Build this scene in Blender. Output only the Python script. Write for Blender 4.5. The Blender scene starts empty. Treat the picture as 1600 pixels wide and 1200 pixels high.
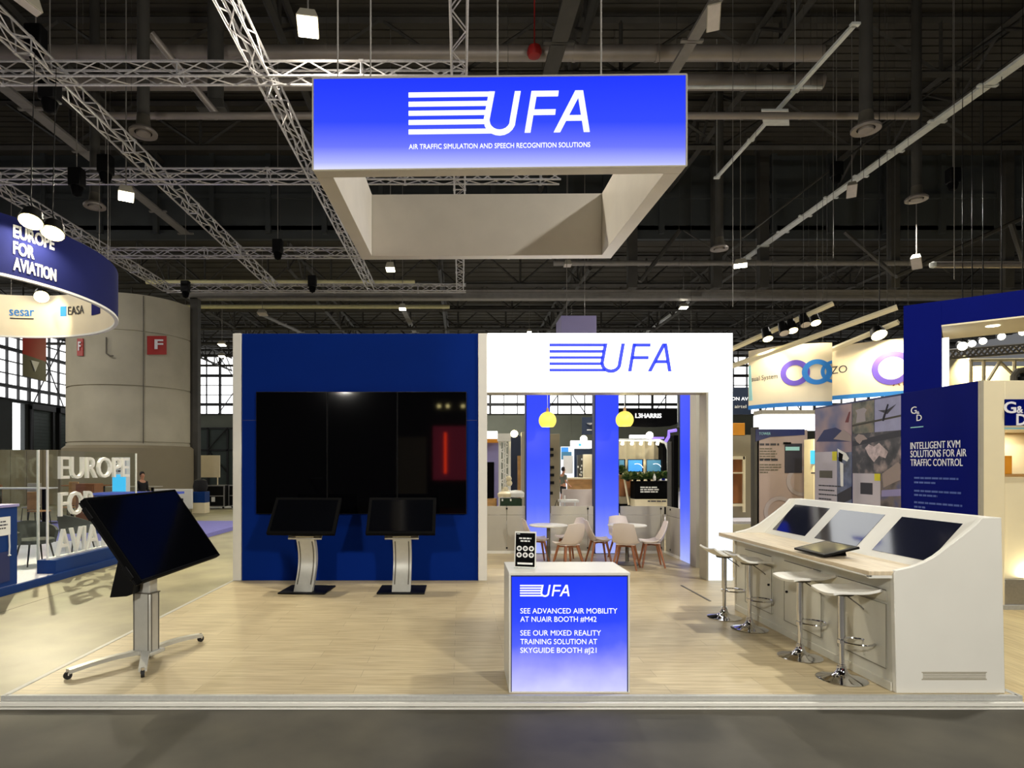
import bpy, bmesh, math, random
from mathutils import Vector, Matrix

S = bpy.context.scene
COL = S.collection
random.seed(7)
PI = math.pi
FPX, CX, HY, EYE = 960.0, 720.0, 728.0, 1.85      # focal length (px), vanishing point and eye height of the photograph

# ---------------------------------------------------------------- camera
cam_data = bpy.data.cameras.new('camera')
cam_data.sensor_width = 36
cam_data.lens = FPX / 1600 * 36
cam_data.shift_x = (800 - CX) / 1600
cam_data.shift_y = (HY - 600) / 1600
cam_data.clip_end = 200
cam = bpy.data.objects.new('camera', cam_data)
COL.objects.link(cam)
cam.location = (0, 0, EYE)
cam.rotation_euler = (PI / 2, 0, 0)
S.camera = cam

# ---------------------------------------------------------------- world, exposure, hall lights
S.view_settings.view_transform = 'Standard'
S.view_settings.look = 'None'
S.view_settings.gamma = 1
S.view_settings.exposure = 0.0
S.view_settings.use_curve_mapping = False
S.cycles.max_bounces = 6
S.cycles.diffuse_bounces = 3
S.cycles.glossy_bounces = 4
S.cycles.transmission_bounces = 6
S.cycles.transparent_max_bounces = 12
S.cycles.caustics_reflective = False
S.cycles.caustics_refractive = False
S.cycles.sample_clamp_indirect = 6
w = bpy.data.worlds.new('hall_daylight')
S.world = w
w.use_nodes = True
w.node_tree.nodes['Background'].inputs[0].default_value = (0.96, 0.97, 1.0, 1)
w.node_tree.nodes['Background'].inputs[1].default_value = 0.16


def lamp(name, kind, loc, aim, power, color=(1, .9, .74), size=.4, spot=None, blend=.4, parent=None):
    d = bpy.data.lights.new(name, kind)
    d.energy = power
    d.color = color
    if kind == 'AREA':
        d.shape = 'DISK'
        d.size = size
    else:
        d.shadow_soft_size = size
    if kind == 'SPOT':
        d.spot_size = math.radians(spot)
        d.spot_blend = blend
    o = bpy.data.objects.new(name, d)
    COL.objects.link(o)
    o.location = loc
    o.rotation_euler = (Vector(aim) - Vector(loc)).to_track_quat('-Z', 'Y').to_euler()
    if parent:
        M = wm(parent).inverted() @ Matrix.LocRotScale(Vector(loc), o.rotation_euler.to_quaternion(), None)
        o.parent = parent
        o.matrix_basis = M
    return o


# hall floods plus unseen fill lamps added behind the camera and over dim parts
WARM = (1.0, .91, .74)
NEUT = (1.0, .96, .88)
lamp('hall_and_fill_lamp', 'AREA', (7.4, 6.6, 9.4), (3.0, 7.0, 0), 560, NEUT, .45)
lamp('hall_and_fill_lamp', 'AREA', (-4.2, -2.6, 4.9), (-1.6, 8.0, 1.0), 430, NEUT, .7)  # unseen front fill, added low to light the faces towards the camera
lamp('hall_and_fill_lamp', 'AREA', (4.4, -2.6, 4.9), (2.4, 8.0, 1.0), 520, NEUT, .7)  # right half of the added front fill
lamp('hall_and_fill_lamp', 'AREA', (14.0, 20.0, 9.8), (13.0, 20.0, 0), 600, NEUT, .5)
lamp('hall_and_fill_lamp', 'AREA', (4.0, 30.0, 9.8), (4.0, 30.0, 0), 800, NEUT, .5)
lamp('hall_and_fill_lamp', 'AREA', (-10.6, 13.0, 7.6), (-10.2, 13.5, 0), 90, NEUT, .5)  # unseen fill added above the ring to brighten the carpet and furniture there
lamp('hall_and_fill_lamp', 'AREA', (-15.0, 19.0, 9.4), (-13.5, 21.0, 0), 210, NEUT, .5)  # unseen fill added to brighten the white bar table
lamp('hall_and_fill_lamp', 'AREA', (2.0, 48.0, 9.8), (2.0, 52.0, 0), 1500, NEUT, .5)  # unseen fill added to lift the far wall
lamp('hall_and_fill_lamp', 'AREA', (-24.0, 20.0, 9.0), (-20.0, 24.0, 0), 420, WARM, .5)


# ---------------------------------------------------------------- helpers
def P(px, py, Y):
    """world point seen at photo pixel (px, py) at distance Y"""
    return Vector(((px - CX) * Y / FPX, Y, EYE + (HY - py) * Y / FPX))


def lin(c):
    c = c / 255
    return c / 12.92 if c <= .04045 else ((c + .055) / 1.055) ** 2.4


def rgb(r, g, b):
    return (lin(r), lin(g), lin(b), 1)


def mat(name, c, rough=.55, metal=0, var=.08, scale=6, spec=.5, stretch=(1, 1, 1), coat=0):
    m = bpy.data.materials.new(name)
    m.use_nodes = True
    n, l = m.node_tree.nodes, m.node_tree.links
    b = n['Principled BSDF']
    b.inputs['Roughness'].default_value = rough
    b.inputs['Metallic'].default_value = metal
    b.inputs['Specular IOR Level'].default_value = spec
    b.inputs['Coat Weight'].default_value = coat
    tc = n.new('ShaderNodeTexCoord')
    mp = n.new('ShaderNodeMapping')
    mp.inputs['Scale'].default_value = stretch
    nz = n.new('ShaderNodeTexNoise')
    nz.inputs['Scale'].default_value = scale
    nz.inputs['Detail'].default_value = 4
    cr = n.new('ShaderNodeValToRGB')
    col = rgb(*c)
    cr.color_ramp.elements[0].position = .3
    cr.color_ramp.elements[1].position = .7
    cr.color_ramp.elements[0].color = tuple(v * (1 - var) for v in col[:3]) + (1,)
    cr.color_ramp.elements[1].color = tuple(min(1, v * (1 + var)) for v in col[:3]) + (1,)
    l.new(tc.outputs['Object'], mp.inputs[0])
    l.new(mp.outputs[0], nz.inputs['Vector'])
    l.new(nz.outputs[0], cr.inputs[0])
    l.new(cr.outputs[0], b.inputs['Base Color'])
    return m


def glow(name, c, s=1.0, rough=.5):
    m = bpy.data.materials.new(name)
    m.use_nodes = True
    b = m.node_tree.nodes['Principled BSDF']
    b.inputs['Base Color'].default_value = tuple(v * .3 for v in rgb(*c)[:3]) + (1,)
    b.inputs['Roughness'].default_value = rough
    b.inputs['Emission Color'].default_value = rgb(*c)
    b.inputs['Emission Strength'].default_value = s
    return m


def glow_print(name, stops, s=1.0, cloud=0, base=.15):
    """backlit print: colours from bottom (0) to top (1) of the panel, optional printed clouds"""
    m = bpy.data.materials.new(name)
    m.use_nodes = True
    n, l = m.node_tree.nodes, m.node_tree.links
    b = n['Principled BSDF']
    b.inputs['Roughness'].default_value = .4
    b.inputs['Specular IOR Level'].default_value = .2
    b.inputs['Base Color'].default_value = (.004, .008, base * .3, 1)
    tc = n.new('ShaderNodeTexCoord')
    sp = n.new('ShaderNodeSeparateXYZ')
    cr = n.new('ShaderNodeValToRGB')
    l.new(tc.outputs['Generated'], sp.inputs[0])
    v = sp.outputs[2]
    if cloud:
        nz = n.new('ShaderNodeTexNoise')
        nz.inputs['Scale'].default_value = 3.5
        nz.inputs['Detail'].default_value = 3
        l.new(tc.outputs['Generated'], nz.inputs['Vector'])
        ma = n.new('ShaderNodeMath')
        ma.operation = 'MULTIPLY_ADD'
        ma.inputs[1].default_value = -cloud
        l.new(nz.outputs[0], ma.inputs[0])
        ad = n.new('ShaderNodeMath')
        ad.operation = 'ADD'
        ad.inputs[1].default_value = cloud * .5
        l.new(v, ad.inputs[0])
        l.new(ad.outputs[0], ma.inputs[2])
        v = ma.outputs[0]
    l.new(v, cr.inputs[0])
    el = cr.color_ramp.elements
    while len(el) < len(stops):
        el.new(.5)
    for e, (p, c) in zip(el, stops):
        e.position = p
        e.color = rgb(*c)
    l.new(cr.outputs[0], b.inputs['Emission Color'])
    b.inputs['Emission Strength'].default_value = s
    return m


def clear_glass(name, tint=(.95, .985, .975), refl=.05):
    m = bpy.data.materials.new(name)
    m.use_nodes = True
    n, l = m.node_tree.nodes, m.node_tree.links
    out = n['Material Output']
    n.remove(n['Principled BSDF'])
    tr = n.new('ShaderNodeBsdfTransparent')
    tr.inputs[0].default_value = tint + (1,)
    gl = n.new('ShaderNodeBsdfGlossy')
    gl.inputs['Roughness'].default_value = .02
    lw = n.new('ShaderNodeLayerWeight')
    lw.inputs[0].default_value = .25
    mu = n.new('ShaderNodeMath')
    mu.operation = 'MULTIPLY_ADD'
    mu.inputs[1].default_value = .05
    mu.inputs[2].default_value = refl * .3
    mx = n.new('ShaderNodeMixShader')
    l.new(lw.outputs['Fresnel'], mu.inputs[0])
    l.new(mu.outputs[0], mx.inputs[0])
    l.new(tr.outputs[0], mx.inputs[1])
    l.new(gl.outputs[0], mx.inputs[2])
    l.new(mx.outputs[0], out.inputs[0])
    return m


def plank_mat(name, c1, c2, w=1.3, h=.19, rough=.45, rot=0):
    m = mat(name, c1, rough=rough)
    n, l = m.node_tree.nodes, m.node_tree.links
    b = n['Principled BSDF']
    tc = n['Texture Coordinate']
    mp = n.new('ShaderNodeMapping')
    mp.inputs['Rotation'].default_value = (0, 0, rot)
    br = n.new('ShaderNodeTexBrick')
    br.inputs['Scale'].default_value = 1
    br.inputs['Brick Width'].default_value = w
    br.inputs['Row Height'].default_value = h
    br.inputs['Mortar Size'].default_value = .0025
    br.inputs['Color1'].default_value = rgb(*c1)
    br.inputs['Color2'].default_value = rgb(*c2)
    br.inputs['Mortar'].default_value = tuple(v * .72 for v in rgb(*c2)[:3]) + (1,)
    br.offset = .37
    mp2 = n.new('ShaderNodeMapping')
    mp2.inputs['Scale'].default_value = (1.2, 14, 1)
    nz = n.new('ShaderNodeTexNoise')
    nz.inputs['Scale'].default_value = 2.2
    nz.inputs['Detail'].default_value = 6
    mx = n.new('ShaderNodeMix')
    mx.data_type = 'RGBA'
    mx.blend_type = 'MULTIPLY'
    mx.inputs[0].default_value = .55
    cr = n.new('ShaderNodeValToRGB')
    cr.color_ramp.elements[0].position = .32
    cr.color_ramp.elements[0].color = (.56, .52, .46, 1)
    cr.color_ramp.elements[1].position = .62
    cr.color_ramp.elements[1].color = (1, 1, 1, 1)
    l.new(tc.outputs['Object'], mp.inputs[0])
    l.new(mp.outputs[0], br.inputs['Vector'])
    l.new(mp.outputs[0], mp2.inputs[0])
    l.new(mp2.outputs[0], nz.inputs['Vector'])
    l.new(nz.outputs[0], cr.inputs[0])
    l.new(br.outputs[0], mx.inputs[6])
    l.new(cr.outputs[0], mx.inputs[7])
    l.new(mx.outputs[2], b.inputs['Base Color'])
    return m


def collage_mat(name, cols, sx, sy):
    """printed photo patch: soft voronoi blobs in the given colours"""
    m = mat(name, cols[0], rough=.4)
    n, l = m.node_tree.nodes, m.node_tree.links
    cr = n['Color Ramp']
    el = cr.color_ramp.elements
    while len(el) < len(cols):
        el.new(.5)
    for i, (e, c) in enumerate(zip(el, cols)):
        e.position = .25 + .5 * i / max(1, len(cols) - 1)
        e.color = rgb(*c)
    n['Noise Texture'].inputs['Scale'].default_value = sx
    n['Noise Texture'].inputs['Detail'].default_value = sy
    return m


WMC = {}


def wm(o):
    M = WMC.get(o.name, Matrix.Identity(4))
    return (wm(o.parent) @ M) if o.parent else M


def tag(o, label, cat, group=None, kind=None):
    if label:
        o['label'] = label
    if cat:
        o['category'] = cat
    if group:
        o['group'] = group
    if kind:
        o['kind'] = kind
    return o


def thing(name, label, cat, loc=(0, 0, 0), rotz=0, group=None, kind=None):
    o = bpy.data.objects.new(name, None)
    COL.objects.link(o)
    o.empty_display_size = .2
    o.location = loc
    o.rotation_euler = (0, 0, rotz)
    WMC[o.name] = Matrix.Translation(Vector(loc)) @ Matrix.Rotation(rotz, 4, 'Z')
    return tag(o, label, cat, group, kind)


class MB:
    def __init__(s):
        s.bm = bmesh.new()
        s.mi = 0

    def m(s, i):
        s.mi = i
        return s

    def f(s, vs):
        try:
            fc = s.bm.faces.new(vs)
            fc.material_index = s.mi
            return fc
        except ValueError:
            return None

    def v(s, p):
        return s.bm.verts.new(p)

    def box(s, x0, x1, y0, y1, z0, z1, M=None):
        c = [Vector((x, y, z)) for z in (z0, z1) for y in (y0, y1) for x in (x0, x1)]
        if M is not None:
            c = [M @ p for p in c]
        v = [s.v(p) for p in c]
        for q in ((0, 2, 3, 1), (4, 5, 7, 6), (0, 1, 5, 4), (2, 6, 7, 3), (0, 4, 6, 2), (1, 3, 7, 5)):
            s.f([v[i] for i in q])
        return s

    def hexa(s, pts):
        """8 points: bottom 4 ccw, top 4 ccw"""
        v = [s.v(p) for p in pts]
        for q in ((3, 2, 1, 0), (4, 5, 6, 7), (0, 1, 5, 4), (1, 2, 6, 5), (2, 3, 7, 6), (3, 0, 4, 7)):
            s.f([v[i] for i in q])
        return s

    def quad(s, pts):
        s.f([s.v(p) for p in pts])
        return s

    def tube(s, pts, r, seg=8, closed=False, caps=True):
        pts = [Vector(p) for p in pts]
        n = len(pts)
        rs = r if isinstance(r, (list, tuple)) else [r] * n
        rings = []
        up = None
        for i, p in enumerate(pts):
            if closed:
                t = pts[(i + 1) % n] - pts[i - 1]
            else:
                t = pts[min(i + 1, n - 1)] - pts[max(i - 1, 0)]
            t.normalize()
            if up is None:
                a = Vector((0, 0, 1)) if abs(t.z) < .9 else Vector((1, 0, 0))
                up = (a - t * a.dot(t)).normalized()
            else:
                up = (up - t * up.dot(t)).normalized()
            b = t.cross(up)
            rings.append([s.v(p + (up * math.cos(2 * PI * k / seg) + b * math.sin(2 * PI * k / seg)) * rs[i]) for k in range(seg)])
        for i in range(n if closed else n - 1):
            A, B = rings[i], rings[(i + 1) % n]
            for k in range(seg):
                s.f([A[k], A[(k + 1) % seg], B[(k + 1) % seg], B[k]])
        if caps and not closed:
            s.f(rings[0][::-1])
            s.f(rings[-1])
        return s

    def cyl(s, p0, p1, r0, r1=None, seg=16):
        return s.tube([p0, p1], [r0, r0 if r1 is None else r1], seg)

    def lathe(s, prof, c=(0, 0, 0), seg=24, caps=True):
        c = Vector(c)
        rings = []
        for r, z in prof:
            if r < 1e-5:
                rings.append([s.v(c + Vector((0, 0, z)))])
            else:
                rings.append([s.v(c + Vector((r * math.cos(2 * PI * k / seg), r * math.sin(2 * PI * k / seg), z))) for k in range(seg)])
        for A, B in zip(rings, rings[1:]):
            for k in range(seg):
                j = (k + 1) % seg
                if len(A) == 1 and len(B) == 1:
                    continue
                if len(A) == 1:
                    s.f([A[0], B[j], B[k]])
                elif len(B) == 1:
                    s.f([A[k], A[j], B[0]])
                else:
                    s.f([A[k], A[j], B[j], B[k]])
        if caps:
            if len(rings[0]) > 1:
                s.f(rings[0][::-1])
            if len(rings[-1]) > 1:
                s.f(rings[-1])
        return s

    def prism(s, poly, o, ux, uy, d):
        """2-d polygon at o + ux*x + uy*y, pushed along vector d"""
        o, ux, uy, d = Vector(o), Vector(ux), Vector(uy), Vector(d)
        a = [s.v(o + ux * x + uy * y) for x, y in poly]
        b = [s.v(o + ux * x + uy * y + d) for x, y in poly]
        n = len(poly)
        s.f(a[::-1])
        s.f(b)
        for i in range(n):
            s.f([a[i], a[(i + 1) % n], b[(i + 1) % n], b[i]])
        return s

    def sheet(s, fn, nu, nv, th):
        """solid sheet: fn(u, v) gives points, thickened by th along the local normal"""
        g = [[Vector(fn(i / nu, j / nv)) for j in range(nv + 1)] for i in range(nu + 1)]
        T, B = [], []
        for i in range(nu + 1):
            T.append([])
            B.append([])
            for j in range(nv + 1):
                du = g[min(i + 1, nu)][j] - g[max(i - 1, 0)][j]
                dv = g[i][min(j + 1, nv)] - g[i][max(j - 1, 0)]
                n = du.cross(dv).normalized() * th / 2
                T[-1].append(s.v(g[i][j] + n))
                B[-1].append(s.v(g[i][j] - n))
        for i in range(nu):
            for j in range(nv):
                s.f([T[i][j], T[i + 1][j], T[i + 1][j + 1], T[i][j + 1]])
                s.f([B[i][j], B[i][j + 1], B[i + 1][j + 1], B[i + 1][j]])
        for i in range(nu):
            s.f([T[i][0], B[i][0], B[i + 1][0], T[i + 1][0]])
            s.f([T[i][nv], T[i + 1][nv], B[i + 1][nv], B[i][nv]])
        for j in range(nv):
            s.f([T[0][j], T[0][j + 1], B[0][j + 1], B[0][j]])
            s.f([T[nu][j], B[nu][j], B[nu][j + 1], T[nu][j + 1]])
        return s

    def build(s, name, mats, parent=None, bevel=0, smooth=True, label=None, local=False, ang=40):
        bm = s.bm
        bmesh.ops.recalc_face_normals(bm, faces=bm.faces)
        if smooth:
            for fc in bm.faces:
                fc.smooth = True
            for e in bm.edges:
                if len(e.link_faces) == 2 and e.calc_face_angle(0) > math.radians(ang):
                    e.smooth = False
        if parent and not local:
            bm.transform(wm(parent).inverted())
        me = bpy.data.meshes.new(name)
        bm.to_mesh(me)
        bm.free()
        o = bpy.data.objects.new(name, me)
        COL.objects.link(o)
        for mt in (mats if isinstance(mats, (list, tuple)) else [mats]):
            me.materials.append(mt)
        if parent:
            o.parent = parent
        if bevel:
            md = o.modifiers.new('bevel', 'BEVEL')
            md.width = bevel
            md.segments = 2
            md.limit_method = 'ANGLE'
        if label:
            o['label'] = label
        return o


def box_thing(name, label, cat, x0, x1, y0, y1, z0, z1, m, bevel=.004, group=None, kind=None):
    return tag(MB().box(x0, x1, y0, y1, z0, z1).build(name, m, None, bevel), label, cat, group, kind)


def copy_tree(o, parent=None):
    c = o.copy()
    COL.objects.link(c)
    if parent:
        c.parent = parent
    for ch in list(o.children):
        copy_tree(ch, c)
    return c


def dup(root, loc, rotz, label=None, group=None):
    r = copy_tree(root)
    r.location = loc
    r.rotation_euler = (0, 0, rotz)
    WMC[r.name] = Matrix.Translation(Vector(loc)) @ Matrix.Rotation(rotz, 4, 'Z')
    if label:
        r['label'] = label
    if group:
        r['group'] = group
    return r


def place(root, loc, rotz):
    root.location = loc
    root.rotation_euler = (0, 0, rotz)
    WMC[root.name] = Matrix.Translation(Vector(loc)) @ Matrix.Rotation(rotz, 4, 'Z')
    return root


_TC = {}


def text_mesh(s, bold):
    key = (s, bold)
    if key not in _TC:
        cu = bpy.data.curves.new('lettering_source', 'FONT')
        cu.body = s
        cu.size = 1
        cu.resolution_u = 3
        cu.offset = bold
        cu.extrude = .5
        ob = bpy.data.objects.new('lettering_source', cu)
        COL.objects.link(ob)
        bpy.context.view_layer.update()
        dg = bpy.context.evaluated_depsgraph_get()
        me = ob.evaluated_get(dg).to_mesh()
        vs = [v.co.copy() for v in me.vertices]
        fs = [tuple(p.vertices) for p in me.polygons]
        ob.evaluated_get(dg).to_mesh_clear()
        bpy.data.objects.remove(ob)
        bpy.data.curves.remove(cu)
        _TC[key] = (vs, fs)
    return _TC[key]


def text(s, m, parent, o, ux, uy, width, height, ext=.003, bold=.0, name='lettering', warp=None, mb=None):
    """lettering with its lower left corner at o, total width along ux, capital height along uy"""
    vs, fs = text_mesh(s, bold)
    x0 = min(v.x for v in vs)
    x1 = max(v.x for v in vs)
    cap = .69
    o, ux, uy = Vector(o), Vector(ux).normalized(), Vector(uy).normalized()
    n = ux.cross(uy)
    own = mb is None
    mb = mb or MB()
    nv = []
    for v in vs:
        a = (v.x - x0) / (x1 - x0) * width
        b = v.y / cap * height
        c = v.z * ext
        nv.append(mb.v(warp(a, b, c) if warp else o + ux * a + uy * b + n * c))
    for q in fs:
        mb.f([nv[i] for i in q])
    if own:
        return mb.build(name, m, parent, smooth=False)


def logo(m, parent, o, ux, uy, width, sw=36, ext=.004, name='logo'):
    """five stripes running into slanted letters; o is the lower left corner"""
    o, ux, uy = Vector(o), Vector(ux).normalized(), Vector(uy).normalized()
    n = ux.cross(uy)
    k = width / 1423
    mb = MB()
    h = sw / 2

    def poly(pts):
        mb.prism([((x - 92) * k, (458 - y) * k) for x, y in pts], o - n * ext / 2, ux, uy, n * ext)

    for yc, xr in ((126 + h, 735), (217, 722), (288, 712), (360, 708), (434, 740)):
        poly([(92, yc + h), (xr, yc + h), (xr, yc - h), (92, yc - h)])
    pts = [(745, 125), (703, 345)]
    for i in range(1, 10):
        a = PI * .98 - .02 - (PI * .96) * i / 10
        pts.append((806 + 103 * math.cos(a), 352 + 95 * math.sin(a)))
    pts += [(910, 338), (948, 125)]
    L, R = [], []
    hs = h * 1.25
    for i, p in enumerate(pts):
        a, b = Vector(pts[max(0, i - 1)]), Vector(pts[min(len(pts) - 1, i + 1)])
        t = (b - a).normalized()
        nn = Vector((-t.y, t.x))
        if i in (0, len(pts) - 1):
            nn = Vector((1, 0)) if i else Vector((-1, 0))
            nn = Vector((math.copysign(1, -t.y), 0))
        L.append((p[0] + nn.x * hs, p[1] + nn.y * hs))
        R.append((p[0] - nn.x * hs, p[1] - nn.y * hs))
    for i in range(len(pts) - 1):
        poly([L[i], L[i + 1], R[i + 1], R[i]])
    poly([(1078 - hs, 125), (1078 + hs, 125), (1024 + hs, 450), (1024 - hs, 450)])
    poly([(1070, 125), (1268, 125), (1263, 125 + sw * 1.15), (1066, 125 + sw * 1.15)])
    poly([(1050, 270), (1245, 270), (1240, 270 + sw * 1.15), (1046, 270 + sw * 1.15)])
    poly([(1428 - hs * 1.3, 125), (1428 + hs, 125), (1254 + hs * 1.1, 450), (1254 - hs * 1.1, 450)])
    poly([(1436 - hs, 125), (1436 + hs, 125), (1488 + hs, 450), (1488 - hs, 450)])
    poly([(1325, 318), (1460, 318), (1464, 318 + sw * 1.15), (1310, 318 + sw * 1.15)])
    return mb.build(name, m, parent, smooth=False)


def lines_of_print(m, parent, o, ux, uy, widths, h, gap, ext=.002, name='small_print'):
    """rows of print too small to read, as thin raised bars broken into word lengths"""
    o, ux, uy = Vector(o), Vector(ux).normalized(), Vector(uy).normalized()
    n = ux.cross(uy)
    mb = MB()
    for i, wd in enumerate(widths):
        x = 0
        while x < wd:
            a = min(wd - x, h * random.uniform(1.5, 4.5))
            y = -i * gap
            mb.prism([(x, y), (x + a, y), (x + a, y + h), (x, y + h)], o, ux, uy, n * ext)
            x += a + h * .6
    return mb.build(name, m, parent, smooth=False)


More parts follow.
